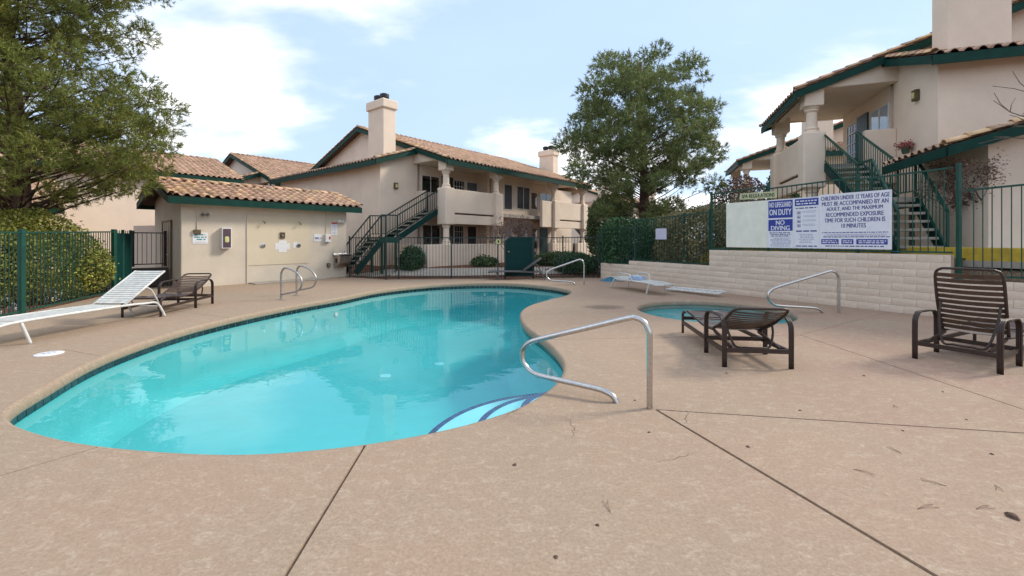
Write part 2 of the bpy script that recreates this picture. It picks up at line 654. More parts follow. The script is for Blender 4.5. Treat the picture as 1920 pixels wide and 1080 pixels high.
def cdt(polys, extra_pts=()):
    V, E = [], []
    for pl in polys:
        k = len(V)
        V += [Vector(p) for p in pl]
        E += [(k + i, k + (i + 1) % len(pl)) for i in range(len(pl))]
    V += [Vector(p) for p in extra_pts]
    r = delaunay_2d_cdt(V, E, [], 0, 1e-5)
    return [tuple(p) for p in r[0]], [tuple(f) for f in r[2]]


# ------------------------------------------------------------------ pool and deck outlines
POOL_PX = [(1033, 537), (1067, 543), (1074, 548), (1060, 555), (1027, 563), (997, 572), (980, 583), (980, 598), (993, 615),
           (1020, 633), (1047, 657), (1062, 677), (1063, 693), (1057, 710), (1040, 727), (1013, 747), (977, 767), (933, 782),
           (883, 797), (817, 813), (750, 825), (680, 837), (593, 846), (481, 855), (370, 854), (259, 847), (148, 835), (93, 824),
           (34, 806), (6, 795), (-4, 783), (4, 768), (38, 748), (93, 718), (148, 687), (222, 656), (333, 620), (444, 593),
           (556, 571), (640, 557), (700, 545), (767, 537), (833, 532), (900, 530), (967, 531)]
pool = catmull([px(*p) for p in POOL_PX], 6)
pool = resample(pool, 0.14)
# light smoothing of the traced outline
for _ in range(4):
    n_ = len(pool)
    pool = [tuple((pool[i - 1][k] + 2 * pool[i][k] + pool[(i + 1) % n_][k]) / 4 for k in (0, 1)) for i in range(n_)]
if area2(pool) < 0:
    pool.reverse()
SPA_C, SPA_R = (4.25, 9.3), 1.56
spa = [(SPA_C[0] + SPA_R * math.cos(2 * PI * i / 72), SPA_C[1] + SPA_R * math.sin(2 * PI * i / 72)) for i in range(72)]

W0, W1, W2, W3 = (3.48, 17.15), (5.73, 12.7), (8.37, 8.34), (11.0, 4.0)
FL0, FL1 = (-7.9, 3.2), (-11.25, 12.5)             # left fence line
HA = (-10.3, 13.6)                                 # pool house front left corner
DV, NV = (0.633, 0.774), (-0.774, 0.633)
HL, HD = 5.57, 3.15
HB = (HA[0] + DV[0] * HL, HA[1] + DV[1] * HL)
FC = [(-6.55, 17.62), (-4.78, 16.6), (3.48, 17.35)]   # centre fence corners
deck_poly = [(-7.6, -9.0), FL0, FL1, (-11.4, 14.6), HB, FC[0], FC[1], FC[2], W0, W1, W2, W3, (13.5, -9.0)]


def strip(a, b, wd=0.022):
    a, b = Vector(a), Vector(b)
    t = (b - a).normalized()
    nrm = Vector((-t.y, t.x)) * wd / 2
    return [tuple(a + nrm), tuple(a - nrm), tuple(b - nrm), tuple(b + nrm)]


def ext(a, b, e0=0.0, e1=0.0):
    a, b = Vector(a), Vector(b)
    t = (b - a).normalized()
    return tuple(a - t * e0), tuple(b + t * e1)


J = []
J.append(strip(*ext(px(680, 842), px(535, 1080), 0.15, 4.5), 0.020))
jp = px(1230, 768)
J.append(strip(*ext(px(1230, 768), px(1755, 1080), 0.0, 3.5), 0.026))
J.append(strip(*ext(px(1230, 768), px(1920, 812), 0.0, 6.0), 0.018))
J.append(strip(*ext(px(1026, 637), px(1500, 628), 0.15, 0.0), 0.010))
J.append(strip(*ext(px(1500, 628), px(1920, 768), 0.0, 6.0), 0.016))
J.append(strip(*ext(px(1500, 628), px(1640, 592), 0.0, 2.0), 0.008))
J.append(strip(*ext(px(172, 842), px(0, 892), 0.15, 4.0), 0.012))
J.append(strip(*ext(px(120, 655), px(0, 673), 0.0, 3.0), 0.010))
J.append(strip(*ext(px(120, 655), px(190, 668), 0.0, 0.3), 0.008))
J.append(strip(*ext(px(430, 596), px(330, 583), 0.3, 3.5), 0.008))
J.append(strip(*ext(px(990, 590), px(1190, 583), 0.3, 0.3), 0.006))

# ------------------------------------------------------------------ ground
BIG = 900
V2, F2 = cdt([[(-BIG, -BIG), (BIG, -BIG), (BIG, BIG), (-BIG, BIG)], pool, spa])
F2 = [f for f in F2 if not inside(((V2[f[0]][0] + V2[f[1]][0] + V2[f[2]][0]) / 3, (V2[f[0]][1] + V2[f[1]][1] + V2[f[2]][1]) / 3), pool)
      and not inside(((V2[f[0]][0] + V2[f[1]][0] + V2[f[2]][0]) / 3, (V2[f[0]][1] + V2[f[1]][1] + V2[f[2]][1]) / 3), spa)]
g = MB().add([(x, y, -0.04) for x, y in V2], F2).build('ground', 'mulch')
tag(g, 'reddish brown mulch ground round the pool yard', kind='structure')

# ------------------------------------------------------------------ deck slabs
Vd, Fd = cdt([deck_poly, pool, spa] + J)
cls = {}
for i, f in enumerate(Fd):
    c = (sum(Vd[k][0] for k in f) / 3, sum(Vd[k][1] for k in f) / 3)
    if not inside(c, deck_poly) or inside(c, pool) or inside(c, spa):
        cls[i] = None
    elif any(inside(c, j) for j in J):
        cls[i] = 'j'
    else:
        cls[i] = 'd'
edge_f = {}
for i, f in enumerate(Fd):
    for a, b in ((0, 1), (1, 2), (2, 0)):
        edge_f.setdefault(frozenset((f[a], f[b])), []).append(i)
deck = empty('pool_deck', label='tan textured concrete pool deck scored by joints', kind='structure')
seen = set()
for i in range(len(Fd)):
    if cls[i] != 'd' or i in seen:
        continue
    comp, st = [], [i]
    seen.add(i)
    while st:
        k = st.pop(); comp.append(k)
        f = Fd[k]
        for a, b in ((0, 1), (1, 2), (2, 0)):
            for o_ in edge_f[frozenset((f[a], f[b]))]:
                if cls[o_] == 'd' and o_ not in seen:
                    seen.add(o_); st.append(o_)
    if sum(1 for _ in comp) < 1:
        continue
    idx = {}
    mb = MB()
    for k in comp:
        for q in Fd[k]:
            if q not in idx:
                idx[q] = len(mb.v); mb.v.append((Vd[q][0], Vd[q][1], 0.0))
    for k in comp:
        mb.f.append(tuple(idx[q] for q in Fd[k]))
    cs = set(comp)
    for k in comp:
        f = Fd[k]
        for a, b in ((0, 1), (1, 2), (2, 0)):
            es = edge_f[frozenset((f[a], f[b]))]
            if sum(1 for e in es if e in cs) == 1:
                p, q = Vd[f[a]], Vd[f[b]]
                m_ = len(mb.v)
                mb.v += [(p[0], p[1], 0), (q[0], q[1], 0), (q[0], q[1], -0.03), (p[0], p[1], -0.03)]
                mb.f.append((m_, m_ + 3, m_ + 2, m_ + 1))
    mb.build('slab', 'deck', deck)
mb = MB()
for i, f in enumerate(Fd):
    if cls[i] == 'j':
        mb.add([(Vd[k][0], Vd[k][1], -0.014) for k in f], [(0, 1, 2)])
mb.build('joint_filler', 'joint', deck)


def ring_mesh(prof, ring, name, material, parent, smooth=True):
    """prof: list of (inward offset, z)"""
    n = len(ring)
    vs_, fs_ = [], []
    for d, z in prof:
        for p in (offset_ring(ring, d) if d else ring):
            vs_.append((p[0], p[1], z))
    for i in range(len(prof) - 1):
        for j in range(n):
            fs_.append((i * n + j, i * n + (j + 1) % n, (i + 1) * n + (j + 1) % n, (i + 1) * n + j))
    return MB().add(vs_, fs_).build(name, material, parent, smooth)


LIP = [(-0.002, 0.0005), (0.02, -0.004), (0.035, -0.018), (0.042, -0.045), (0.042, -0.09), (0.034, -0.11), (0.02, -0.12), (-0.01, -0.121)]
WZ = -0.155


def tile_band(ring, name, parent, material='tile_band', z0=-0.12, z1=-0.20, step=0.15):
    r2 = resample(ring, step)
    n = len(r2)
    mb_ = MB()
    for i in range(n):
        a, b = Vector(r2[i]), Vector(r2[(i + 1) % n])
        t = (b - a)
        a2, b2 = a + t * 0.04, b - t * 0.04
        nr = Vector((-t.y, t.x)).normalized() * 0.006
        mb_.add([(a2.x + nr.x, a2.y + nr.y, z1), (b2.x + nr.x, b2.y + nr.y, z1), (b2.x + nr.x, b2.y + nr.y, z0), (a2.x + nr.x, a2.y + nr.y, z0)], [(0, 1, 2, 3)])
    o = mb_.build(name, material, parent)
    o['kind'] = 'stuff'
    return o


def basin(ring, depth_fn, name, label, rings, band='tile_band'):
    root = empty(name, label=label, kind='structure')
    n = len(ring)
    vs_, fs_ = [], []
    for d, fr_ in rings:
        rr = offset_ring(ring, d) if d else ring
        for p in rr:
            z = -0.09 if fr_ == 0 else -depth_fn(p[1]) * fr_
            vs_.append((p[0], p[1], z))
    for i in range(len(rings) - 1):
        for j in range(n):
            fs_.append((i * n + j, i * n + (j + 1) % n, (i + 1) * n + (j + 1) % n, (i + 1) * n + j))
    last = offset_ring(ring, rings[-1][0])
    Vp, Fp = cdt([last])
    k = len(vs_)
    vs_ += [(p[0], p[1], -depth_fn(p[1])) for p in Vp]
    for f in Fp:
        c = (sum(Vp[q][0] for q in f) / 3, sum(Vp[q][1] for q in f) / 3)
        if inside(c, last):
            fs_.append(tuple(q + k for q in f))
    MB().add(vs_, fs_).build('shell', 'plaster', root, True)
    ring_mesh(LIP, ring, 'coping', 'deck', root)
    tile_band(ring, 'waterline_tiles', root, band)
    return root


pd = lambda y: 0.95 + 0.30 * min(1, max(0, (y - 4) / 6))
pb = basin(pool, pd, 'pool_basin', 'kidney shaped swimming pool basin with pale plaster and dark waterline tiles',
           [(0, 0), (0.0, 0.75), (0.05, 0.86), (0.14, 0.95), (0.28, 1.0)])
sb = basin(spa, lambda y: 0.85, 'spa_basin', 'round spa basin with pale plaster set in the deck',
           [(0, 0), (0.0, 0.55), (0.02, 0.56), (0.38, 0.565), (0.40, 0.58), (0.42, 0.97), (0.48, 1.0)], 'concrete')


def circle(c, r, n=64, a0=0, a1=2 * PI):
    return [(c[0] + r * math.cos(a0 + (a1 - a0) * i / n), c[1] + r * math.sin(a0 + (a1 - a0) * i / n)) for i in range(n)]


def pool_step(parent, c, r, ztop, zbot=-1.2, squash=1.0):
    rg = [(c[0] + (p[0] - c[0]) * squash, p[1]) for p in circle(c, r, 72)]
    st = MB().prism([(p[0], p[1], zbot) for p in rg], (0, 0, ztop - zbot)).build('step', 'step_plaster', parent, bevel=0.015)
    mb_ = MB()
    k = int(2 * PI * r / 0.05)
    for i in range(k):
        a0, a1 = 2 * PI * (i + 0.08) / k, 2 * PI * (i + 0.92) / k
        for ra, rb, zz in ((r - 0.070, r - 0.003, 0.004),):
            q = [(c[0] + rr * math.cos(a) * squash, c[1] + rr * math.sin(a), ztop + zz) for rr, a in ((ra, a0), (rb, a0), (rb, a1), (ra, a1))]
            mb_.add(q, [(0, 1, 2, 3)])
            q2 = [q[1], (c[0] + (r + 0.003) * math.cos(a0) * squash, c[1] + (r + 0.003) * math.sin(a0), ztop - 0.04),
                  (c[0] + (r + 0.003) * math.cos(a1) * squash, c[1] + (r + 0.003) * math.sin(a1), ztop - 0.04), q[2]]
            mb_.add(q2, [(0, 1, 2, 3)])
    o = mb_.build('step_tiles', 'tile_blue', st)
    o['kind'] = 'stuff'


for r_, z_ in ((0.62, -0.22), (1.08, -0.42), (1.66, -0.62)):
    pool_step(pb, (0.70, 4.42), r_, z_)
for r_, z_ in ((0.55, -0.24), (0.95, -0.44), (1.35, -0.64)):
    pool_step(pb, (1.75, 12.75), r_, z_)
for r_, z_ in ((0.50, -0.30), (0.80, -0.40)):
    pool_step(sb, (2.75, 9.2), r_, z_)


for (x_, y_) in ((-1.6, 9.6), (-2.5, 8.6)):
    dr_ = MB().lathe([(.12, 0), (.11, .015), (.04, .02)], 20, (x_, y_, -pd(y_) + .002)).build('main_drain', 'step_plaster', pb)
for i_ in (18, 60, 120, 170, 205):
    p0_, p1_ = Vector(pool[i_ % len(pool)]), Vector(pool[(i_ + 1) % len(pool)])
    t_ = (p1_ - p0_).normalized()
    n_ = Vector((-t_.y, t_.x))
    MB().tube([(*(p0_ - n_ * .01), -.42), (*(p0_ + n_ * .03), -.42)], .05, 14).build('return_fitting', 'white_paint', pb)


def water_body(ring, z0, z1, name, material, label):
    rr = offset_ring(ring, -0.05)
    mb_ = MB()
    Vp, Fp = cdt([rr])
    top = [tuple(f) for f in Fp if inside((sum(Vp[q][0] for q in f) / 3, sum(Vp[q][1] for q in f) / 3), rr)]
    k = len(Vp)
    mb_.v = [(p[0], p[1], z0) for p in Vp] + [(p[0], p[1], z1) for p in Vp]
    mb_.f = top + [tuple(reversed([q + k for q in f])) for f in top]
    cnt = {}
    for f in top:
        for a, b in ((0, 1), (1, 2), (2, 0)):
            cnt.setdefault(frozenset((f[a], f[b])), []).append((f[a], f[b]))
    for e in cnt.values():
        if len(e) == 1:
            a, b = e[0]
            mb_.f.append((a, a + k, b + k, b))
    o = mb_.build(name, material)
    return tag(o, label, kind='structure')


water_body(pool, WZ, -1.9, 'pool_water', 'water', 'still turquoise water of the kidney shaped pool')
water_body(spa, WZ, -1.3, 'spa_water', 'spa_water', 'greenish blue water of the round spa')

# ------------------------------------------------------------------ terrain beyond the yard
def grid_sheet(xs, ys, zf, name, material, label):
    vs_ = [(x, y, zf(x, y)) for y in ys for x in xs]
    k = len(xs)
    fs_ = [(j * k + i, j * k + i + 1, (j + 1) * k + i + 1, (j + 1) * k + i) for j in range(len(ys) - 1) for i in range(k - 1)]
    o = MB().add(vs_, fs_).build(name, material, None, True)
    return tag(o, label, kind='structure')


def zland(x, y):
    f0 = 17.5 if x > -5 else 17.5 + (-5 - x) * 0.8
    t = min(1, max(0, (y - f0) / 2.2))
    return -0.06 + 0.36 * t * t * (3 - 2 * t)


xs = list(np.linspace(-14, 14, 29))
ys = list(np.r_[np.linspace(17.3, 22, 20), np.linspace(23, 60, 12)])
grid_sheet(xs, ys, zland, 'planting_bed', 'mulch', 'red mulch bed rising gently to the apartment block')
# concrete path just behind the centre fence
pv = []
for i in range(25):
    x = -9 + i * 0.6
    yy = 18.2 + 0.02 * (x + 2) ** 2 * (1 if x < 0 else 0.3) + 0.05 * x
    for dy in (0.0, 1.1):
        pv.append((x, yy + dy, zland(x, yy + dy) + 0.02))
o = MB().add(pv, [(2 * i, 2 * i + 2, 2 * i + 3, 2 * i + 1) for i in range(24)]).build('path', 'concrete', None, True)
tag(o, 'pale concrete path behind the middle fence', kind='structure')
o = MB().add([(5.0, 24.0, 0.32), (60, 24.0, 0.32), (60, 75, 0.32), (8.0, 75, 0.32), (-2, 60, 0.32)], [(0, 1, 2, 3, 4)]).build('parking_lot', 'asphalt')
tag(o, 'dark asphalt parking lot beyond the hedge', kind='structure')

# raised ground behind the retaining wall
wd = Vector((W2[0] - W1[0], W2[1] - W1[1])).normalized()
wn = Vector((-wd.y, wd.x))              # to the right, away from the pool
if wn.x < 0: wn = -wn


def off(p, d):
    return (p[0] + wn.x * d, p[1] + wn.y * d)


def terrace(pts, name, material, label):
    mb_ = MB()
    top = pts
    k = len(top)
    mb_.add([(p[0], p[1], p[2]) for p in top] + [(p[0], p[1], -0.04) for p in top],
            [tuple(range(k))] + [(i, k + i, k + (i + 1) % k, (i + 1) % k) for i in range(k)])
    return tag(mb_.build(name, material), label, kind='structure')


b0, b1 = off(W0, 0.12), off(W1, 0.12)
terrace([(*b1, 0.78), (b1[0] + 14, b1[1] + 9, 0.9), (14, 30, 0.33), (6.0, 24.0, 0.30), (b0[0] + .2, b0[1] + 1.6, 0.30), (*b0, 0.46)],
        'hedge_bank', 'soil', 'sloping earth bank under the hedge')
k1, k2, k3 = off(W1, 0.95), off(W2, 0.95), off(W3, 0.95)
c1, c2 = off(W1, 0.12), off(W2, 0.12)
terrace([(*c1, 1.14), (*c2, 1.14), (*k2, 1.14), (*k1, 1.14)], 'wall_bed', 'soil', 'narrow soil bed on top of the retaining wall')
d2, d3 = off(W2, 0.12), off(W3, 0.12)
terrace([(*d2, 0.76), (*d3, 0.76), (*k3, 0.98), (*k2, 0.98)], 'planter_bed', 'soil', 'dark soil bed behind the low wall at the right edge')
f1, f2, f3 = off(W1, 1.10), off(W2, 1.10), off(W3, 1.10)
terrace([(*f1, 1.30), (*f3, 1.30), (34, 6, 1.30), (40, 40, 1.30), (24, 44, 1.30), (f1[0] + 4, f1[1] + 9, 1.30)], 'upper_walk', 'pale_concrete', 'upper concrete walk by the right hand building')
# yellow painted kerb
mb = MB()
ka, kb = Vector(k1), Vector(k3)
mb.bar((*k1, 1.19), (*k3, 1.19), 0.16, 0.32)
o = mb.build('kerb', 'yellow_paint', bevel=0.015)
tag(o, 'yellow painted kerb above the retaining wall', 'kerb')
mb = MB().bar((*off(W2, 0.78), 1.03), (*off(W3, 0.78), 1.03), 0.16, 0.12)
tag(mb.build('gutter_strip', 'concrete'), 'pale concrete gutter strip at the foot of the yellow kerb', 'gutter')

# ------------------------------------------------------------------ retaining wall of slump blocks
BH, BL, BT = 0.152, 0.40, 0.20
block_meshes = []
for k in range(7):
    mb = MB()
    # rounded slump face: grid over the front, bulging
    nx, nz_ = 5, 3
    l2 = BL - 0.004; h2 = BH - 0.0035
    b1_, b2_, b3_ = (random.uniform(0.001, 0.008) for _ in range(3))
    for iz in range(nz_ + 1):
        for ix in range(nx + 1):
            a, b = ix / nx, iz / nz_
            bul = b1_ * math.sin(PI * b) * (0.6 + 0.4 * math.sin(PI * a)) + b2_ * 0.7 * math.sin(PI * (b ** 1.7)) - 0.002 * (a in (0, 1)) - 0.0025 * (b in (0, 1))
            mb.v.append((a * l2, -bul + random.uniform(-.0015, .0015), b * h2 + random.uniform(-.002, .002) * (0 < b < 1)))
    for iz in range(nz_):
        for ix in range(nx):
            q = iz * (nx + 1) + ix
            mb.f.append((q, q + 1, q + nx + 2, q + nx + 1))
    mb.box(0.002, l2 - 0.002, 0.004, BT - 0.005, 0.002, h2 - 0.002)
    me = bpy.data.meshes.new('block')
    me.from_pydata(mb.v, [], mb.f)
    me.polygons.foreach_set('use_smooth', [i < nx * nz_ for i in range(len(me.polygons))])
    me.materials.append(M['block'])
    me.update()
    block_meshes.append(me)


def block_wall(a, b, h, root, cap=True):
    """h: function of distance -> courses"""
    a, b = Vector(a), Vector(b)
    ln = (b - a).length
    t = (b - a).normalized()
    ang = math.atan2(t.y, t.x)
    nrow = max(h(s) for s in np.linspace(0, ln, 60))
    for r_ in range(nrow):
        s = -(BL / 2 if r_ % 2 else 0) + 0.0
        while s < ln:
            s0, s1 = max(s, 0), min(s + BL, ln)
            if s1 - s0 > 0.06 and h((s0 + s1) / 2) > r_:
                o_ = bpy.data.objects.new('block', random.choice(block_meshes))
                COL.objects.link(o_)
                o_.parent = root
                p = a + t * s0
                o_.location = (p.x, p.y, r_ * BH)
                o_.rotation_euler = (random.uniform(-.006, .006), 0, ang)
                o_.scale = ((s1 - s0) / BL, 1, 1)
            s += BL


rw = empty('retaining_wall', label='beige painted slump block retaining wall stepping up to the right', cat='wall')
L01 = (Vector(W1) - Vector(W0)).length
step_at = L01 * 0.36
block_wall(W0, W1, lambda s: 4 if s < step_at else 5, rw)
block_wall(W1, W2, lambda s: 8, rw)
block_wall(W2, W3, lambda s: 5, rw)
mb = MB()
for (a, b, z) in ((W0, W1, 0.595), (W1, W2, 8 * BH - 0.012), (W2, W3, 5 * BH - 0.012)):
    A_, B_ = Vector(a), Vector(b)
    t = (B_ - A_).normalized(); nn = Vector((-t.y, t.x))
    if nn.x < 0: nn = -nn
    mb.bar((*(A_ + nn * 0.10), z / 2), (*(B_ + nn * 0.10), z / 2), 0.176, z)
mb.build('mortar_core', 'mortar', rw)
# ------------------------------------------------------------------ roof tiles
TW, TE, TLN = 0.275, 0.36, 0.43


def tile_geo():
    nx = 9
    vs_, fs_ = [], []
    for iy, y in enumerate((0.0, TLN)):
        for ix in range(nx):
            a = ix / (nx - 1)
            if a < 0.62:
                h = 0.068 * math.sin(PI * a / 0.62) ** 0.8
            else:
                h = -0.010 * math.sin(PI * (a - 0.62) / 0.38)
            vs_.append((a * (TW + 0.015), y, h + (0.042 if iy == 0 else 0.012)))
    for ix in range(nx - 1):
        fs_.append((ix, ix + 1, nx + ix + 1, nx + ix))
    k = len(vs_)
    for ix in range(nx):
        v_ = vs_[ix]
        vs_.append((v_[0], 0.003, v_[2] - 0.020))
    for ix in range(nx - 1):
        fs_.append((k + ix, k + ix + 1, ix + 1, ix))
    return np.array(vs_), np.array(fs_)


TV, TF = tile_geo()


def tile_mesh(material, k):
    out_ = []
    for i in range(k):
        me = bpy.data.meshes.new('roof_tile')
        vv = TV.copy()
        me.from_pydata([tuple(p) for p in vv], [], [tuple(int(a) for a in f) for f in TF])
        me.polygons.foreach_set('use_smooth', [i_ < 8 for i_ in range(len(me.polygons))])
        me.materials.append(M[material]); me.update()
        out_.append(me)
    return out_


TILES = tile_mesh('tile', 1) + tile_mesh('tile_gold', 1)


def roof_plane(parent, P, A, U, la, lu, single=None, name='roof_tiles', clip=None, gold=0.2, matn='tile'):
    """tiles laid from eave point P along unit A, up unit U; single(i,j)->bool picks tiles built one by one"""
    P, A, U = Vector(P), Vector(A).normalized(), Vector(U).normalized()
    Nn = A.cross(U).normalized()
    flip = Nn.z < 0
    if flip:
        P = P + A * la
        A = -A
        Nn = A.cross(U).normalized()
    nc, nr = max(1, round(la / TW)), max(1, round(lu / TE))
    sx, sy = la / (nc * TW), lu / (nr * TE)
    rot = np.array([[A.x * sx, U.x, Nn.x], [A.y * sx, U.y, Nn.y], [A.z * sx, U.z, Nn.z]])
    allv, cnt = [], 0
    for j in range(nr):
        for i in range(nc):
            ii = nc - 1 - i if flip else i
            o_ = P + A * (i * TW * sx) + U * (j * TE * sy)
            if clip and not clip((i + .5) / nc, (j + .5) / nr):
                continue
            jit = Vector((random.uniform(-.006, .006), random.uniform(-.012, .012), random.uniform(0, .008)))
            o_ = o_ + A * jit.x + U * jit.y + Nn * jit.z
            if single and single(ii, j):
                me = TILES[1] if random.random() < gold else TILES[0]
                ob = bpy.data.objects.new('roof_tile', me)
                COL.objects.link(ob)
                ob.parent = parent
                m4 = Matrix(((A.x * sx, U.x, Nn.x, o_.x), (A.y * sx, U.y, Nn.y, o_.y), (A.z * sx, U.z, Nn.z, o_.z), (0, 0, 0, 1)))
                ob.matrix_local = m4
            else:
                allv.append(TV @ rot.T + np.array(o_))
    if allv:
        n = len(allv)
        V_ = np.concatenate(allv)
        F_ = (TF[None] + (np.arange(n) * len(TV))[:, None, None]).reshape(-1, 4)
        o2 = np_mesh(name, V_, F_, 4, matn, parent, True)
        o2['kind'] = 'stuff'


def cap_mesh(r0=0.10, r1=0.085, ln=0.42):
    mb_ = MB()
    n = 8
    for y, r in ((0, r0), (ln, r1)):
        for i in range(n + 1):
            a = PI * i / n
            mb_.v.append((math.cos(a) * r, y, math.sin(a) * r * 0.85))
    for i in range(n):
        mb_.f.append((i, i + 1, n + 2 + i, n + 1 + i))
    k = len(mb_.v)
    for i in range(n + 1):
        a = PI * i / n
        mb_.v.append((math.cos(a) * (r0 - .018), 0.002, math.sin(a) * (r0 - .018) * 0.85))
    for i in range(n):
        mb_.f.append((k + i, k + i + 1, i + 1, i))
    out_ = []
    for mt in ('tile', 'tile_gold'):
        me = bpy.data.meshes.new('cap_tile')
        me.from_pydata(mb_.v, [], mb_.f)
        me.polygons.foreach_set('use_smooth', [i < n for i in range(len(me.polygons))])
        me.materials.append(M[mt]); me.update()
        out_.append(me)
    return out_


CAPS = cap_mesh()


def cap_row(parent, p, q, gold=0.5, name='cap_tile', step=0.37, lift=0.03):
    """barrel caps laid one by one from the low end p to the high end q"""
    p, q = Vector(p), Vector(q)
    ln = (q - p).length
    n = max(1, round(ln / step))
    y = (q - p).normalized()
    x = y.cross(Vector((0, 0, 1))).normalized()
    z = x.cross(y).normalized()
    s = (ln / n) / step
    for i in range(n):
        o_ = p + (q - p) * (i / n) + z * (lift + random.uniform(0, .008))
        ob = bpy.data.objects.new(name, CAPS[1] if random.random() < gold else CAPS[0])
        COL.objects.link(ob)
        ob.parent = parent
        tl = 0.05
        y2 = (y - z * tl).normalized(); z2 = x.cross(y2)
        ob.matrix_local = Matrix(((x.x, y2.x * s, z2.x, o_.x), (x.y, y2.y * s, z2.y, o_.y), (x.z, y2.z * s, z2.z, o_.z), (0, 0, 0, 1)))


# ------------------------------------------------------------------ apartment blocks (all one design)
def column_prof(z0, z1, r=0.155):
    h = z1 - z0
    return [(r * 1.45, 0), (r * 1.45, .05), (r * 1.28, .075), (r * 1.12, .09), (r * 1.30, .12), (r * 1.30, .15), (r * 1.0, .19), (r * 0.98, h * .5),
            (r * 0.95, h - .17), (r * 1.08, h - .15), (r * 1.28, h - .12), (r * 1.28, h - .085), (r * 1.12, h - .075), (r * 1.35, h - .05), (r * 1.45, h)]


def apartment(name, origin, xdir, m, label, Lx=12.8, near_tiles=False, second_chimney=True, lean_to=False, chimney=True, group='apartment blocks'):
    rz = math.atan2(xdir[1], xdir[0])
    root = empty(name, origin, rz, label, 'building', group)

    def B(mb_, nm, mt, parent=root, **k):
        if m < 0: mb_.flip_y()
        return mb_.build(nm, mt, parent, **k)
    EZ, RZ, YR = 5.30, 7.95, 7.0          # eave height, ridge height, ridge y
    E0 = -0.55
    pitch = (RZ - EZ) / (YR - E0)
    zr = lambda y: EZ + pitch * (y - E0) if y <= YR else RZ - pitch * (y - YR)
    D = 14.0
    YW = 2.1
    BX = -2.2
    bs = lambda x: 5.22 + 0.34 * (x + 2.65)    # skirt roof height
    YB = 12.8
    # --- walls
    w_ = MB()
    w_.box(BX, BX + .2, YW, YB, -0.4, bs(BX) - 0.03)                    # gable bump wall
    w_.prism([(BX + .2, YW, -.4), (0, YW, -.4), (0, YW, bs(0) - .04), (BX + .2, YW, bs(BX + .2) - .04)], (0, .2, 0))   # wing wall
    w_.prism([(BX + .2, YB - .2, -.4), (0, YB - .2, -.4), (0, YB - .2, bs(0) - .04), (BX + .2, YB - .2, bs(BX + .2) - .04)], (0, .2, 0))
    gp = [(-.02, YW + .2, -.4), (-.02, D - .2, -.4), (-.02, D - .2, zr(D - .2) - .05), (-.02, YR, RZ - .05), (-.02, YW + .2, zr(YW + .2) - .05)]
    w_.prism(gp, (.2, 0, 0))                                            # main gable wall
    w_.prism([(Lx, 0.3, 2.75), (Lx, YW, 2.75), (Lx, YW, -.4), (Lx, D, -.4), (Lx, D, zr(D) - .05), (Lx, YR, RZ - .05), (Lx, 0.3, zr(0.3) - .05)], (-.2, 0, 0)) if False else None
    w_.prism([(Lx - .01, YW + .2, -.4), (Lx - .01, D - .2, -.4), (Lx - .01, D - .2, zr(D - .2) - .05), (Lx - .01, YR, RZ - .05), (Lx - .01, YW + .2, zr(YW + .2) - .05)], (-.2, 0, 0))
    w_.box(0, Lx, D - .2, D, -.4, zr(D) - .02)
    w_.box(0.2, Lx - .2, YW, YW + .2, -.4, 5.36)                        # balcony back wall
    B(w_, 'wall', 'stucco')
    # middle bay
    if Lx > 8:
        bx0, bx1 = 4.9, 8.55
        b_ = MB().prism([(bx0 + .45, 0.9, -.4), (bx1 - .45, 0.9, -.4), (bx1, 1.45, -.4), (bx1, YW - .003, -.4), (bx0, YW - .003, -.4), (bx0, 1.45, -.4)], (0, 0, 5.9))
        B(b_, 'bay', 'stucco')
    # ceiling over balconies and gable headers
    c_ = MB().box(-.02, Lx, -0.30, YW, 5.365, 5.44)
    B(c_, 'balcony_ceiling', 'stucco')
    for hx in (-.28, Lx - .0):
        h_ = MB()
        h_.prism([(hx, -.30, 5.36), (hx, YW + .19, 5.36), (hx, YW + .19, zr(YW + .19) - .07), (hx, -.30, zr(-.3) - .07)], (.255, 0, 0))
        B(h_, 'gable_header', 'stucco')
    h_ = MB().box(.36, Lx - .36, -.24, -.04, 5.20, 5.362)
    B(h_, 'eave_beam', 'stucco')
    # --- columns, piers
    xs_ = [0, 3.6] + ([9.2, Lx] if Lx > 10 else [])
    for cx_ in xs_:
        B(MB().box(cx_ - .30, cx_ + .30, -.36, .26, 2.24, 4.0), 'pier', 'stucco', bevel=.05, segs=3)
        B(MB().lathe([(r, z) for r, z in column_prof(4.0, 4.82)], 20, (cx_, -.05, 4.0)), 'column', 'stucco', smooth='auto')
        B(MB().lathe([(r, z) for r, z in column_prof(1.3, 2.24)], 20, (cx_, -.05, 1.3)), 'column', 'stucco', smooth='auto')
        B(MB().box(cx_ - .27, cx_ + .27, -.32, .22, 4.82, 5.36), 'capital_block', 'stucco', bevel=.04, segs=3)
        B(MB().box(cx_ - .27, cx_ + .27, -.32, .22, -.4, 1.3), 'pedestal', 'stucco', bevel=.04, segs=3)
    spans = [(0, 3.6)] + ([(9.2, Lx)] if Lx > 10 else [])
    for a, b in spans:
        p_ = MB().box(a + .30, b - .30, -.20, 0.0, 2.82, 3.98)
        B(p_, 'parapet', 'stucco', bevel=.03)
        p_ = MB().box(a + .30, b - .30, -.17, 0.0, 2.28, 2.745)
        B(p_, 'balcony_beam', 'stucco', bevel=.02)
        p_ = MB().box(a + .28, b - .28, -.10, -.005, 2.70, 2.86)
        B(p_, 'shade_gap_strip', 'roof_felt')  # dark strip stands in for the shade in the gap under the parapet
    fl = MB()
    fl.box(-.1, min(4.9, Lx), -.0, YW, 2.78, 2.98)
    if Lx > 10:
        fl.box(8.55, Lx + .1, 0, YW, 2.78, 2.98)
        fl.box(4.9, 7.75, .1, .9, 2.78, 2.98); fl.box(7.75, 8.55, .001, .9, 2.781, 2.981)
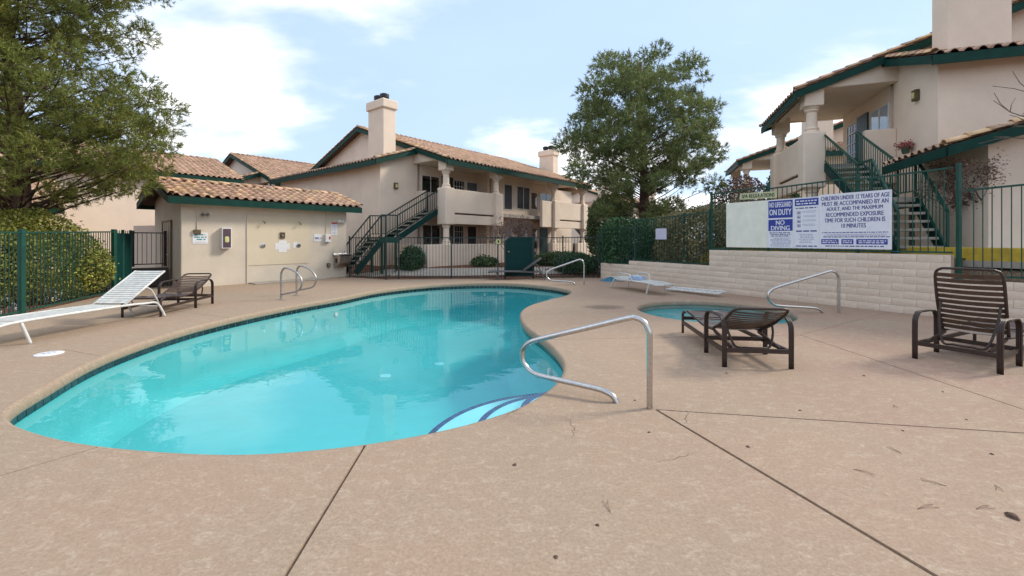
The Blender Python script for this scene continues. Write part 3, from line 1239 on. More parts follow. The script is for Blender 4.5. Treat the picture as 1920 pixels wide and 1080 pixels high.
    B(fl, 'balcony_floor', 'concrete')
    # inner parapets beside the bay and at the stair side
    p_ = MB().box(-.20, 0.0, 1.30, YW, 2.30, 3.96)
    B(p_, 'landing_parapet', 'stucco', bevel=.03)
    if Lx > 10:
        p_ = MB()
        p_.box(7.75, 8.9, -.2, 0, 2.3, 3.93)
        B(p_, 'bay_parapet', 'stucco', bevel=.03)
    # patio walls
    p_ = MB()
    p_.box(-1.6, min(4.3, Lx), -.62, -.42, -.4, 1.30)
    p_.box(-1.6, -1.4, -.42, YW - .01, -.4, 1.29)
    B(p_, 'patio_wall', 'stucco', bevel=.02)
    if Lx > 10:
        p_ = MB().box(5.6, 6.3, -.62, -.42, -.4, 1.30)
        B(p_, 'patio_wall', 'stucco', bevel=.02)
        p_ = MB().box(8.3, 10.6, -.62, -.42, -.4, 1.30)
        B(p_, 'patio_wall', 'stucco', bevel=.02)
        p_ = MB().box(11.2, Lx + 1.2, -.62, -.42, -.4, 1.30)
        B(p_, 'patio_wall', 'stucco', bevel=.02)
    # --- windows and doors on the balcony back wall
    def window(x0, x1, z0, z1, y, pane='pane_dark', div=1, bars=False):
        fr = MB()
        t_ = .03
        fr.box(x0, x1, y - .035, y - .003, z1 - t_, z1); fr.box(x0, x1, y - .035, y - .003, z0, z0 + t_)
        fr.box(x0, x0 + t_, y - .034, y - .003, z0 + t_, z1 - t_); fr.box(x1 - t_, x1, y - .034, y - .003, z0 + t_, z1 - t_)
        for k in range(1, div + 1):
            xx = x0 + (x1 - x0) * k / (div + 1)
            fr.box(xx - .02, xx + .02, y - .032, y - .003, z0 + t_, z1 - t_)
        wo = B(fr, 'window', 'white_paint')
        B(MB().box(x0 + .02, x1 - .02, y - .018, y - .006, z0 + .02, z1 - .02), 'pane', pane, wo)
        if bars:
            gb = MB()
            for k in range(1, 4):
                xx = x0 + (x1 - x0) * k / 4
                gb.box(xx - .012, xx + .012, y - .05, y - .036, z0, z1)
            for k in range(1, 4):
                zz = z0 + (z1 - z0) * k / 4
                gb.box(x0, x1, y - .049, y - .037, zz - .012, zz + .012)
            B(gb, 'muntin', 'white_paint', wo)
    skyp = 'pane_sky' if near_tiles else 'pane_dark'
    window(0.25, 1.45, 3.98, 4.86, YW, skyp, 1)
    do = B(MB().box(1.62, 2.42, YW - .05, YW - .003, 2.98, 4.95), 'door', 'dark_door')
    B(MB().box(1.68, 1.74, YW - .09, YW - .05, 3.9, 4.0), 'handle', 'steel', do)
    window(2.5, 3.3, 3.4, 4.85, YW, 'pane_dark', 0, True)
    if Lx > 5: window(3.5, 4.38, 3.5, 4.85, YW, 'pane_blue', 0)
    for z0 in (0.5,):
        window(0.3, 1.5, 1.0, 2.3, YW, 'pane_dark', 1)
        d2_ = B(MB().box(1.62, 2.42, YW - .05, YW - .003, .25, 2.3), 'door', 'dark_door')
        window(2.55, 3.25, 1.0, 2.3, YW, 'pane_dark', 0, True)
        if Lx > 5: window(3.55, 4.3, 1.0, 2.3, YW, 'pane_screen', 0)
    # fin between balcony and bay
    if Lx > 5: B(MB().box(4.45, 4.65, 1.35, YW - .003, -.4, 5.36), 'fin', 'stucco')
    if Lx > 8:
        window(5.4, 6.15, 3.3, 4.8, .9, 'pane_screen', 0)
        window(6.6, 7.9, 3.4, 4.8, .9, 'pane_screen', 1)
        window(5.5, 6.05, 1.0, 2.2, .9, 'pane_blue', 0)
        window(6.9, 7.9, .8, 2.2, .9, 'pane_dark', 1)
        window(9.6, 10.4, 3.6, 4.75, YW, 'pane_dark', 0)
        window(10.7, 12.2, 3.6, 4.8, YW, 'pane_dark', 1)
        window(9.6, 10.4, .9, 2.3, YW, 'pane_dark', 0)
        B(MB().box(10.7, 11.6, YW - .05, YW - .003, .25, 2.35), 'door', 'dark_door')
    # --- roof
    x0, x1 = -.42, Lx + .42
    rf = MB()
    rf.prism([(x0, E0, EZ - .10), (x0, YR, RZ - .10), (x0, D + .55, zr(D + .55) - .10), (x0, D + .55, zr(D + .55)), (x0, YR, RZ), (x0, E0, EZ)], (x1 - x0, 0, 0))
    roof = B(rf, 'roof', 'roof_felt')
    my = lambda p: (p[0], p[1] * m, p[2])
    sl = math.hypot(YR - E0, RZ - EZ)
    roof_plane(roof, my((x0, E0 - .06, EZ - .02)), (1, 0, 0), (0, (YR - E0) / sl * m, (RZ - EZ) / sl), x1 - x0, sl, None)
    roof_plane(roof, my((x0, D + .55, zr(D + .55))), (1, 0, 0), (0, -(YR - E0) / sl * m, (RZ - EZ) / sl), x1 - x0, sl, None)
    cap_row(roof, my((x0 + .02, E0 - .08, EZ + .02)), my((x0 + .02, YR, RZ + .04)), 0.7)
    cap_row(roof, my((x0 + .02, D + .6, zr(D + .55) + .02)), my((x0 + .02, YR, RZ + .04)), 0.7)
    cap_row(roof, my((x1 - .02, E0 - .08, EZ + .02)), my((x1 - .02, YR, RZ + .04)), 0.6)
    cap_row(roof, my((x0, YR, RZ + .05)), my((x1, YR, RZ + .05)), 0.4)
    fa = MB().box(x0 + .05, x1 - .05, E0 - .035, E0 + .005, EZ - .27, EZ - .012)
    B(fa, 'eave_fascia', 'trim_green')
    for xx in (x0 - .04, x1 + .001):
        for ya, yb in ((E0 - .03, YR), (YR, D + .6)):
            za, zb = (EZ - .02, RZ) if ya < YR else (RZ, zr(D + .6))
            fa = MB().prism([(xx, ya, za - .22), (xx, yb, zb - .22), (xx, yb, zb - .005), (xx, ya, za - .005)], (.04, 0, 0))
            B(fa, 'rake_board', 'trim_green')
    sf = MB().prism([(x0 + .04, E0 + .01, EZ - .13), (x0 + .04, -.29, zr(-.3) - .125), (x0 + .04, -.29, zr(-.3) - .105), (x0 + .04, E0 + .01, EZ - .11)], (x1 - x0 - .08, 0, 0))
    B(sf, 'soffit', 'stucco')
    # --- skirt roof over the gable bump
    sx0, sx1 = -2.65, -.03
    sy0, sy1 = YW - .38, YB + .38
    sk = MB().prism([(sx0, sy0, bs(sx0) - .09), (sx1, sy0, bs(sx1) - .09), (sx1, sy0, bs(sx1)), (sx0, sy0, bs(sx0))], (0, sy1 - sy0, 0))
    skirt = B(sk, 'skirt_roof', 'roof_felt')
    l_ = math.hypot(1, .34)
    if near_tiles:
        sg = lambda i, j: (i if m < 0 else i) * TW < 4.2
    else:
        sg = None
    roof_plane(skirt, my((sx0 - .05, sy0 + .08, bs(sx0) - .02)), (0, m, 0), (1 / l_, 0, .34 / l_), sy1 - sy0 - .16, (sx1 - sx0 + .05) * l_, sg, gold=.15)
    cap_row(skirt, my((sx0 - .06, sy0 + .06, bs(sx0) + .03)), my((sx1, sy0 + .06, bs(sx1) + .05)), .75)
    cap_row(skirt, my((sx0 - .06, sy1 - .06, bs(sx0) + .03)), my((sx1, sy1 - .06, bs(sx1) + .05)), .6)
    fa = MB().box(sx0 - .04, sx0 + .002, sy0 + .03, sy1 - .03, bs(sx0) - .25, bs(sx0) - .012)
    for yy in (sy0 - .036, sy1 + .001):
        fa.prism([(sx0 - .04, yy, bs(sx0) - .24), (sx1, yy, bs(sx1) - .21), (sx1, yy, bs(sx1) + .0), (sx0 - .04, yy, bs(sx0) - .02)], (0, .036, 0))
    B(fa, 'skirt_fascia', 'trim_green')
    # --- chimneys
    chs = ([(-1.72, -1.0, 2.55, 3.85)] if chimney else []) + ([(Lx + .75, Lx + 1.45, 2.9, 4.2)] if second_chimney else [])
    for cx0, cx1, cy0, cy1 in chs:
        zb = bs(cx0) - .3 if cx0 < 0 else -.4
        ch = B(MB().box(cx0, cx1, cy0, cy1, zb, 8.25), 'chimney', 'stucco', bevel=.02)
        B(MB().box(cx0 - .09, cx1 + .09, cy0 - .09, cy1 + .09, 7.98, 8.42), 'chimney_cap', 'stucco', ch, bevel=.05)
        for k in (0.33, 0.72):
            yy = cy0 + (cy1 - cy0) * k
            xx = (cx0 + cx1) / 2
            B(MB().lathe([(.18, 0), (.18, .18), (.23, .19), (.23, .36), (.16, .37), (.14, .40)], 16, (xx, yy, 8.40)), 'flue_pot', 'dark_metal', ch, smooth='auto')
    if second_chimney:
        bb = MB().box(Lx + .0, Lx + 2.2, YW + .05, YB, -.4, 5.2)
        B(bb, 'end_bump', 'stucco')
        bb = MB().prism([(Lx + .43, sy0, 6.1), (Lx + 2.65, sy0, 5.2), (Lx + 2.65, sy0, 5.3), (Lx + .43, sy0, 6.2)], (0, sy1 - sy0, 0))
        B(bb, 'end_skirt', 'tile')
    if lean_to:
        # one storey projection with its own tiled lean-to roof towards the pool
        q = MB().box(-4.6, BX - .003, 1.75, YB, -.4, 2.2)
        q.prism([(-4.6, 1.75, 2.2), (-4.6, 6.0, 2.2), (-4.6, 6.0, 3.95), (-4.6, 1.75, 2.66)], (2.39, 0, 0))
        B(q, 'porch_wall', 'stucco')
        s2 = lambda y: 2.55 + .30 * (y - .95)
        q = MB().prism([(-4.95, .95, s2(.95) - .09), (-4.95, 6.2, s2(6.2) - .09), (-4.95, 6.2, s2(6.2)), (-4.95, .95, s2(.95))], (2.70, 0, 0))
        pr = B(q, 'porch_roof', 'roof_felt')
        l3 = math.hypot(1, .3)
        roof_plane(pr, my((-4.95, .90, s2(.9))), (1, 0, 0), (0, m / l3, .3 / l3), 2.70, 5.25 * l3, lambda i, j: j < 8, gold=.25)
        cap_row(pr, my((-4.93, .86, s2(.86) + .03)), my((-4.93, 6.2, s2(6.2) + .05)), .6)
        q = MB().prism([(-4.99, .90, s2(.9) - .22), (-4.99, 6.2, s2(6.2) - .22), (-4.99, 6.2, s2(6.2) - .01), (-4.99, .90, s2(.9) - .01)], (.037, 0, 0))
        q.box(-4.94, -2.26, .88, .915, s2(.9) - .22, s2(.9) - .02)
        B(q, 'porch_fascia', 'trim_green')
    return root


C1 = (-3.2, 21.0, 0.0)
R1 = (9.65, 14.0, 0.91)
RX = (0.309, 0.951)
apartment('apartment_block', C1, DV, 1, 'beige two storey block with tiled roof and arched balconies behind the middle fence'.replace('arched ', ''))
apartment('apartment_block', R1, RX, -1, 'nearest beige two storey block, cut by the right edge of the photo', Lx=3.95, near_tiles=True, second_chimney=False, lean_to=True)
apartment('apartment_block', (14.2, 26.4, 0.91), RX, -1, 'far tiled block glimpsed left of the nearest right hand block', Lx=3.95, second_chimney=False)
apartment('apartment_block', (-3.2 - 2.3 * .633 - 14.6 * .774 + .5, 21 - 2.3 * .774 + 14.6 * .633 + .3, 0.0), DV, 1, 'distant gabled block behind the pool house, left of the chimney', Lx=12.8, chimney=False)
apartment('apartment_block', (14.5, 52.0, 0.2), DV, 1, 'pale far block beyond the parking lot under the big pine', Lx=12.8)

# building behind the near pine on the left
def left_block():
    ex, ey = -16.6, 27.0
    root = empty('apartment_block', (ex, ey, 0), math.atan2(DV[1], DV[0]), 'long beige block with tiled roof half hidden by the near pine at left', 'building', 'apartment blocks')
    w_ = MB().box(-22, -.4, .5, 9, -.1, 5.2)
    w_.build('wall', 'stucco', root)
    w_ = MB().box(-22, -8.5, -3.0, .48, -.1, 2.75)
    w_.build('low_wing', 'stucco', root)
    p = .36
    sl = math.hypot(1, p)
    q = MB().prism([(-22.4, 0, 5.2), (-22.4, 5.0, 5.2 + 5 * p), (-22.4, 10, 5.2), (-22.4, 10, 5.1), (-22.4, 0, 5.1)], (22.4, 0, 0))
    rf = q.build('roof', 'roof_felt', root)
    roof_plane(rf, (-22.4, -.05, 5.2), (1, 0, 0), (0, 1 / sl, p / sl), 22.4, 5 * sl)
    cap_row(rf, (-.02, -.06, 5.22), (-.02, 5, 5.24 + 5 * p), .6)
    cap_row(rf, (-22.4, 5, 5.22 + 5 * p), (0, 5, 5.22 + 5 * p), .5)
    MB().box(-22.3, .02, -.03, .01, 4.93, 5.18).build('eave_fascia', 'trim_green', root)
    q = MB().prism([(.001, -.02, 4.97), (.001, 5, 4.97 + 5 * p), (.001, 5, 5.18 + 5 * p), (.001, -.02, 5.18)], (.04, 0, 0))
    q.build('rake_board', 'trim_green', root)
    q = MB().prism([(-22.4, -3.6, 2.85), (-22.4, .49, 2.85 + 4.09 * p), (-22.4, .49, 2.75 + 4.09 * p), (-22.4, -3.6, 2.75)], (14.3, 0, 0))
    r2 = q.build('low_roof', 'roof_felt', root)
    roof_plane(r2, (-22.4, -3.65, 2.85), (1, 0, 0), (0, 1 / sl, p / sl), 14.3, 4.1 * sl)
    cap_row(r2, (-8.12, -3.65, 2.88), (-8.12, .45, 2.9 + 4.1 * p), .7)
    MB().box(-22.3, -8.06, -3.64, -3.6, 2.6, 2.83).build('low_fascia', 'trim_green', root)
    v = MB().lathe([(.05, 0), (.05, .7), (.16, .72), (.16, .95), (.06, 1.0)], 12, (-5.0, 4.0, 6.4))
    v.build('roof_vent', 'dark_metal', root, smooth='auto')
    v = MB().tube([(-6.2, 3.6, 6.3), (-6.2, 3.6, 7.6)], .03, 6)
    v.build('vent_pipe', 'steel_dull', root)


left_block()

# low stucco yard wall stub beside the pool house
o = MB().box(0, 2.6, -.1, .1, -.05, 2.05).build('yard_wall', 'stucco')
o.location = (-14.6, 17.0, 0); o.rotation_euler = (0, 0, R(-18))
tag(o, 'low beige stucco yard wall left of the pool house', 'wall')

# ------------------------------------------------------------------ pool house
HRZ = math.atan2(DV[1], DV[0])
hw = empty('pool_house', (HA[0], HA[1], 0), HRZ, 'small cream stucco pool house with clay tile roof and green fascia', 'pool house')
WH = 2.68
p_ = 0.32
yc = HD / 2
hz = lambda y: 2.83 + p_ * (y + .42) if y <= yc else 2.83 + p_ * (HD + .42 - y)
q = MB()
q.prism([(0, 0, -.05), (0, HD, -.05), (0, HD, hz(HD) - .1), (0, yc, hz(yc) - .1), (0, 0, hz(0) - .1)], (HL, 0, 0))
q.build('wall', 'stucco_house', hw, bevel=.025)
q = MB()
x0, x1 = -.38, HL + .38
q.prism([(x0, -.42, 2.74), (x0, yc, hz(yc) - .09), (x0, HD + .42, 2.74), (x0, HD + .42, 2.83), (x0, yc, hz(yc)), (x0, -.42, 2.83)], (x1 - x0, 0, 0))
hr = q.build('roof', 'roof_felt', hw)
sl_ = math.hypot(1, p_)
roof_plane(hr, (x0 + .06, -.48, 2.82), (1, 0, 0), (0, 1 / sl_, p_ / sl_), x1 - x0 - .12, (yc + .45) * sl_, lambda i, j: True, gold=.18)
roof_plane(hr, (x0 + .06, HD + .48, 2.82), (1, 0, 0), (0, -1 / sl_, p_ / sl_), x1 - x0 - .12, (yc + .45) * sl_)
cap_row(hr, (x0, yc, hz(yc) + .045), (x1, yc, hz(yc) + .045), .85, 'ridge_tile')
for xx in (x0 + .03, x1 - .03):
    cap_row(hr, (xx, -.50, 2.87), (xx, yc, hz(yc) + .05), .35, 'rake_tile')
    cap_row(hr, (xx, HD + .50, 2.87), (xx, yc, hz(yc) + .05), .35, 'rake_tile')
MB().box(x0 + .0, x1 - .0, -.462, -.422, 2.60, 2.815).build('fascia', 'trim_green', hw)
MB().box(x0, x1, HD + .422, HD + .462, 2.60, 2.815).build('fascia', 'trim_green', hw)
for xx in (x0 - .042, x1 + .002):
    q = MB().prism([(xx, -.46, 2.60), (xx, yc, hz(yc) - .23), (xx, HD + .46, 2.60), (xx, HD + .46, 2.81), (xx, yc, hz(yc) - .02), (xx, -.46, 2.81)], (.04, 0, 0))
    q.build('rake_board', 'trim_green', hw)
MB().box(x0 + .05, x1 - .05, -.42, -.003, 2.655, 2.675).build('soffit', 'stucco_house', hw)
# door on the left end
q = MB().box(-.03, -.004, 1.0, 1.95, 0, 2.08)
dr = q.build('door', 'door_paint', hw)
q = MB()
for yy in (1.24, 1.48, 1.72):
    q.box(-.034, -.0305, yy - .006, yy + .006, .05, 2.0)
q.build('groove', 'joint', dr)
MB().tube([(-.03, 1.08, 1.02), (-.09, 1.08, 1.02), (-.09, 1.2, 1.02)], .014, 8).build('handle', 'steel_dull', dr)
q = MB().box(-.05, -.003, .93, 1.0, 0, 2.15); q.box(-.05, -.003, 1.95, 2.02, 0, 2.15); q.box(-.05, -.003, .93, 2.02, 2.08, 2.151)
q.build('door_frame', 'bronze', hw)
# smooth cream shower panel, patched areas and base trim
MB().box(1.85, 4.02, -.016, -.003, .62, 2.36).build('shower_panel', 'panel_cream', hw)
MB().box(1.855, 1.885, -.03, -.004, .0, 2.40).build('corner_trim', 'stucco_house', hw)
q = MB().box(2.78, 3.30, -.022, -.0165, 1.16, 1.38); q.box(2.90, 3.18, -.0221, -.0166, 1.06, 1.48)
q.build('patch', 'white_paint', hw)
MB().box(3.42, 3.56, -.022, -.0165, 1.2, 1.42).build('patch', 'white_paint', hw)
# shallow shower kerb on the deck
q = MB().box(1.9, 4.4, -.62, -.02, 0.0, .035)
q.build('shower_curb', 'concrete', hw, bevel=.01)
# vent pipes
for xx, yy in ((3.05, 1.2), (4.6, 1.4)):
    MB().tube([(xx, yy, hz(yy) - .05), (xx, yy, hz(yy) + .30)], .03, 8).build('vent_pipe', 'steel_dull', hw)


def on_house(x, y, z):
    c, s = math.cos(HRZ), math.sin(HRZ)
    return (HA[0] + x * c - y * s, HA[1] + x * s + y * c, z)


def wall_thing(name, x, z, label, cat, group=None, y=0.0):
    return empty(name, on_house(x, y, z), HRZ, label, cat, group)


FONT_CACHE = {}


def text_mesh(s):
    c = bpy.data.curves.new('txt', 'FONT')
    c.body = s
    c.size = 1.0
    c.resolution_u = 3
    c.extrude = 0.0
    ob = bpy.data.objects.new('txt', c)
    COL.objects.link(ob)
    dg = bpy.context.evaluated_depsgraph_get()
    me = bpy.data.meshes.new_from_object(ob.evaluated_get(dg))
    bpy.data.objects.remove(ob)
    bpy.data.curves.remove(c)
    return me


def lettering(parent, s, x0, x1, z0, z1, y, material, bold=0.0, name='lettering'):
    """text laid in the local xz plane, facing -y, fitted to the box"""
    me = text_mesh(s)
    k = len(me.vertices)
    co = np.zeros(k * 3); me.vertices.foreach_get('co', co); co = co.reshape(-1, 3)
    lo, hi = co[:, :2].min(0), co[:, :2].max(0)
    X = x0 + (co[:, 0] - lo[0]) / (hi[0] - lo[0]) * (x1 - x0)
    Z = z0 + (co[:, 1] - lo[1]) / (hi[1] - lo[1]) * (z1 - z0)
    new = np.stack([X, np.full(k, y), Z], 1)
    fs_ = [tuple(p.vertices) for p in me.polygons]
    mb_ = MB()
    mb_.add([tuple(v) for v in new], fs_)
    if bold:
        for dx in (-bold, bold):
            mb_.add([(v[0] + dx, v[1] - .0006 * (1 if dx > 0 else -1) - .0003, v[2]) for v in new], fs_)
    bpy.data.meshes.remove(me)
    return mb_.build(name, material, parent)


def text_rows(parent, x0, x1, zs, h, y, material, seed=1, ragged=.15, name='small_print'):
    """rows of print too small to read in the photograph: word-length dashes"""
    rr = random.Random(seed)
    mb_ = MB()
    for z in zs:
        a = x0 + rr.uniform(0, ragged) * (x1 - x0)
        b = x1 - rr.uniform(0, ragged) * (x1 - x0)
        x = a
        while x < b:
            w_ = rr.uniform(.5, 2.6) * h * 1.8
            xe = min(x + w_, b)
            mb_.add([(x, y, z), (xe, y, z), (xe, y, z + h), (x, y, z + h)], [(0, 1, 2, 3)])
            x = xe + h * .8
    return mb_.build(name, material, parent)


# extinguisher cabinet
t = wall_thing('extinguisher_cabinet', 1.20, 1.22, 'white extinguisher cabinet with dark window on the pool house wall', 'cabinet')
MB().box(-.14, .14, -.20, -.003, 0, .68).build('body', 'white_paint', t, bevel=.008)
MB().box(-.115, .115, -.206, -.2005, .03, .65).build('window', 'plum', t)
q = MB().lathe([(.0, 0), (.055, .01), (.06, .05), (.06, .16), (.05, .19), (.0, .2)], 14, (0, -.235 + .03, .20))
q.v = [(x, -.207 + (y + .205) * .12, z) for x, y, z in q.v]
q.build('emblem', 'yellow_lamp', t)
# signs
t = wall_thing('wall_sign', .30, 1.38, 'small white sign with teal lettering near the pool house door', 'sign')
MB().box(0, .42, -.012, -.003, 0, .36).build('plate', 'white_paint', t)
text_rows(t, .04, .38, (.27, .19, .12), .038, -.0135, 'sign_teal', 3, .2)
text_rows(t, .04, .38, (.04,), .014, -.0135, 'sign_grey', 5, .1)
t = wall_thing('wall_sign', 4.20, 1.45, 'small white sign with lavender print between shower and call box', 'sign')
MB().box(0, .30, -.012, -.003, 0, .28).build('plate', 'white_paint', t)
text_rows(t, .03, .27, (.10,), .05, -.0135, 'sign_navy', 7, .02)
text_rows(t, .03, .27, (.05,), .014, -.0135, 'sign_navy', 8, .02)
t = wall_thing('wall_sign', 4.90, 1.70, 'white notice with red heading above the drinking fountain', 'sign')
MB().box(0, .26, -.012, -.003, 0, .52).build('plate', 'white_paint', t)
MB().box(.01, .25, -.0145, -.0125, .43, .51).build('heading', 'sign_red', t)
text_rows(t, .03, .23, (.36, .31, .26, .21, .16, .10, .05), .022, -.0135, 'sign_grey', 9, .1)
# lamps
for x, z, lb in ((.62, 2.28, 'twin floodlight on the pool house wall near the door corner'), (5.28, 2.22, 'small white wall lamp at the right end of the pool house')):
    t = wall_thing('wall_lamp', x, z, lb, 'lamp')
    MB().lathe([(.055, -.02), (.055, .03)], 14, (0, -.03, 0)).build('base', 'white_paint', t)
    MB().tube([(0, -.02, 0), (0, -.09, .01)], .02, 8).build('arm', 'steel_dull', t)
    for sx in (-1, 1):
        q = MB().tube([(sx * .01, -.08, .02), (sx * .09, -.14, .03)], [.03, .06], 10)
        q.build('lamp_head', 'white_paint' if x > 3 else 'steel_dull', t)
# conduit and box
t = wall_thing('conduit', .42, 1.75, 'thin painted conduit with switch box by the door corner', 'conduit')
MB().tube([(-.40, -.02, .78), (-.18, -.02, .76), (-.08, -.02, .72), (-.03, -.02, .62), (0, -.02, .5), (0, -.02, .08)], .013, 8).build('pipe', 'stucco_house', t)
MB().box(-.09, .09, -.07, -.003, -.06, .08).build('box', 'bronze', t)
# shower heads and valves
for i, x in enumerate((2.38, 3.62)):
    sd_ = ('left', 'right')[i]
    t = wall_thing('shower_fixture', x, 2.16, f'chrome shower head, {sd_} one of the pair on the cream panel', 'shower head', 'wall showers')
    MB().lathe([(.035, 0), (.035, .012)], 12, (0, 0, 0)).build('flange', 'steel', t)
    q = MB().tube([(0, -.005, 0), (0, -.07, .01), (0, -.12, -.03)], .012, 8); q.build('arm', 'steel', t)
    MB().tube([(0, -.115, -.02), (.01, -.15, -.06), (.01, -.165, -.075)], [.015, .03, .034], 10).build('rose', 'steel', t)
    t = wall_thing('shower_valve', x - .02, 1.30, f'round chrome shower valve under the {sd_} shower head', 'valve', 'shower valves')
    q = MB().tube([(0, -.003, 0), (0, -.022, 0), (0, -.03, 0)], [.10, .095, .07], 20); q.build('plate', 'steel', t, smooth='auto')
    MB().tube([(0, -.03, 0), (0, -.07, 0)], [.035, .028], 12).build('knob', 'steel_dull' if i == 0 else 'dark_metal', t)
t = wall_thing('switch_box', 3.03, 1.56, 'small dark push button box above the white cross patch', 'switch box')
MB().box(-.085, .085, -.06, -.0175, 0, .22).build('box', 'bronze', t, bevel=.008)
MB().tube([(0, -.06, .11), (0, -.075, .11)], .035, 12).build('button', 'steel_dull', t)
# call box with conduit
t = wall_thing('call_box', 4.72, 1.42, 'pale call box under a conduit beside the red headed notice', 'call box')
MB().box(-.10, .12, -.12, -.003, 0, .30).build('body', 'white_paint', t, bevel=.01)
MB().box(.03, .10, -.126, -.1205, .1, .22).build('label_plate', 'sign_red', t)
MB().tube([(-.04, -.016, .30), (-.04, -.016, 1.22)], .012, 6).build('conduit_pipe', 'stucco_house', t)
# outlet
t = wall_thing('outlet_box', 4.78, .42, 'small grey outlet box low beside the drinking fountain', 'outlet')
MB().box(-.06, .06, -.06, -.003, 0, .16).build('cover', 'bronze', t, bevel=.006)
MB().box(-.035, .035, -.066, -.0605, .03, .13).build('flap', 'steel_dull', t)
# drinking fountain
t = wall_thing('drinking_fountain', 4.98, .42, 'wall mounted stainless drinking fountain at the right end of the pool house', 'drinking fountain')
q = MB().prism([(.02, -.003, 0), (.02, -.22, .0), (.02, -.42, .16), (.02, -.46, .44), (.02, -.003, .44)], (.50, 0, 0))
q.build('cabinet', 'chrome_bowl', t, bevel=.02)
q = MB().prism([(-.01, -.003, .443), (-.01, -.49, .443), (-.01, -.50, .52), (-.01, -.44, .53), (-.01, -.40, .49), (-.01, -.1, .49), (-.01, -.06, .56), (-.01, -.003, .56)], (.56, 0, 0))
q.build('basin', 'steel', t, bevel=.01)
MB().tube([(.44, -.12, .5), (.44, -.12, .60), (.40, -.15, .62)], .014, 8).build('bubbler', 'steel', t)
MB().box(.10, .42, -.5045, -.4995, .45, .49).build('push_bar', 'dark_metal', t)
q = MB().box(.012, .0195, -.30, -.16, .18, .36)
q.build('vent_grille', 'dark_metal', t)


# ------------------------------------------------------------------ outside stairs
def staircase(name, origin, xdir, m, label, steel='fence_dark'):
    root = empty(name, origin, math.atan2(xdir[1], xdir[0]), label, 'staircase', 'outside stairs')

    def B(mb_, nm, mt, parent=root, **k):
        if m < 0: mb_.flip_y()
        return mb_.build(nm, mt, parent, **k)
    y0, y1 = .22, 1.08
    flights = [(-.32, 2.98, -2.6, 1.62), (-3.40, 1.62, -4.55, .27)]
    for xa, za, xb, zb in flights:
        n = max(3, round((za - zb) / .185))
        for k in range(1, n):
            f = k / n
            x = xa + (xb - xa) * f; z = za + (zb - za) * f
            B(MB().box(x - .15, x + .14, y0 + .03, y1 - .03, z - .06, z), 'tread', 'stair_concrete', bevel=.008)
        for yy in (y0, y1):
            B(MB().bar((xa + .05, yy, za - .10), (xb - .05, yy, zb - .10), .05, .24), 'stringer', 'gate_green')
    B(MB().box(-3.45, -2.55, y0 - .02, y1 + .02, 1.50, 1.62), 'landing', 'stair_concrete')
    B(MB().box(-3.49, -2.51, y0 - .05, y0 - .022, 1.38, 1.63), 'landing_edge', 'fence_green')
    B(MB().box(-3.49, -2.51, y1 + .022, y1 + .05, 1.38, 1.63), 'landing_edge', 'fence_green')
    for xx in (-3.35, -2.65):
        for yy in (y0 + .05, y1 - .05):
            B(MB().box(xx - .04, xx + .04, yy - .04, yy + .04, .0, 1.5), 'support_post', 'fence_green')
    H = .92
    for yy in (y0, y1):
        path = [(-.22, 2.98), (-2.6, 1.66), (-3.40, 1.64), (-4.6, .28)]
        rl = MB()
        for i in range(3):
            (xa, za), (xb, zb) = path[i], path[i + 1]
            rl.bar((xa, yy, za + H), (xb, yy, zb + H), .045, .05)
            rl.bar((xa, yy, za + .12), (xb, yy, zb + .12), .03, .03)
        B(rl, 'handrail', steel)
        for xa, za in path:
            B(MB().box(xa - .022, xa + .022, yy - .022, yy + .022, za - .12, za + H), 'post', steel)
        for i in range(3):
            (xa, za), (xb, zb) = path[i], path[i + 1]
            n = round(abs(xb - xa) / .13)
            for k in range(1, n):
                f = k / n
                x = xa + (xb - xa) * f; z = za + (zb - za) * f
                B(MB().box(x - .008, x + .008, yy - .008, yy + .008, z + .12, z + H - .02), 'baluster', steel)
    return root


staircase('staircase', C1, DV, 1, 'green steel stair with concrete treads climbing to the middle block balcony')
staircase('staircase', R1, RX, -1, 'green steel stair behind the spa signs, rising to the right hand balcony', 'fence_green')
far_st = (C1[0] + 13.6 * DV[0], C1[1] + 13.6 * DV[1], 0)
rt = empty('staircase', far_st, HRZ, 'dark stair at the far end of the middle block', 'staircase', 'outside stairs')
for k in range(13):
    MB().box(k * .3, k * .3 + .28, .2, 1.2, 2.75 - k * .19, 2.81 - k * .19).build('tread', 'stair_concrete', rt)
for yy in (.17, 1.23):
    MB().bar((-.05, yy, 2.75), (4.0, yy, .25), .05, .28).build('stringer', 'fence_dark', rt)
    MB().bar((-.05, yy, 3.7), (4.0, yy, 1.2), .05, .05).build('handrail', 'fence_dark', rt)
    for k in range(9):
        MB().box(k * .5 - .01, k * .5 + .01, yy - .01, yy + .01, 2.75 - k * .31, 3.67 - k * .31).build('baluster', 'fence_dark', rt)


# wall lamps on the blocks
def block_lamp(origin, xdir, m, x, y, z, label):
    c = Vector((xdir[0], xdir[1])); n = Vector((-c.y, c.x)) * m
    p = Vector((origin[0], origin[1])) + c * x + n * y
    t = empty('wall_lamp', (p.x, p.y, origin[2] + z), math.atan2(c.y, c.x), label, 'lamp')
    sg = -m
    MB().box(-.10, .10, sg * .003, sg * .11, -.17, .13).build('housing', 'bronze', t, bevel=.012)
    MB().box(-.06, .06, sg * .111, sg * .118, -.10, .06).build('lens', 'yellow_lamp', t)


block_lamp(C1, DV, 1, -1.35, 2.1, 4.15, 'bronze wall lamp beside the middle block stair')
block_lamp(R1, RX, -1, -1.3, 2.1, 4.62, 'bronze wall lamp beside the right hand balcony window')

# ------------------------------------------------------------------ fences
picket_me = {}


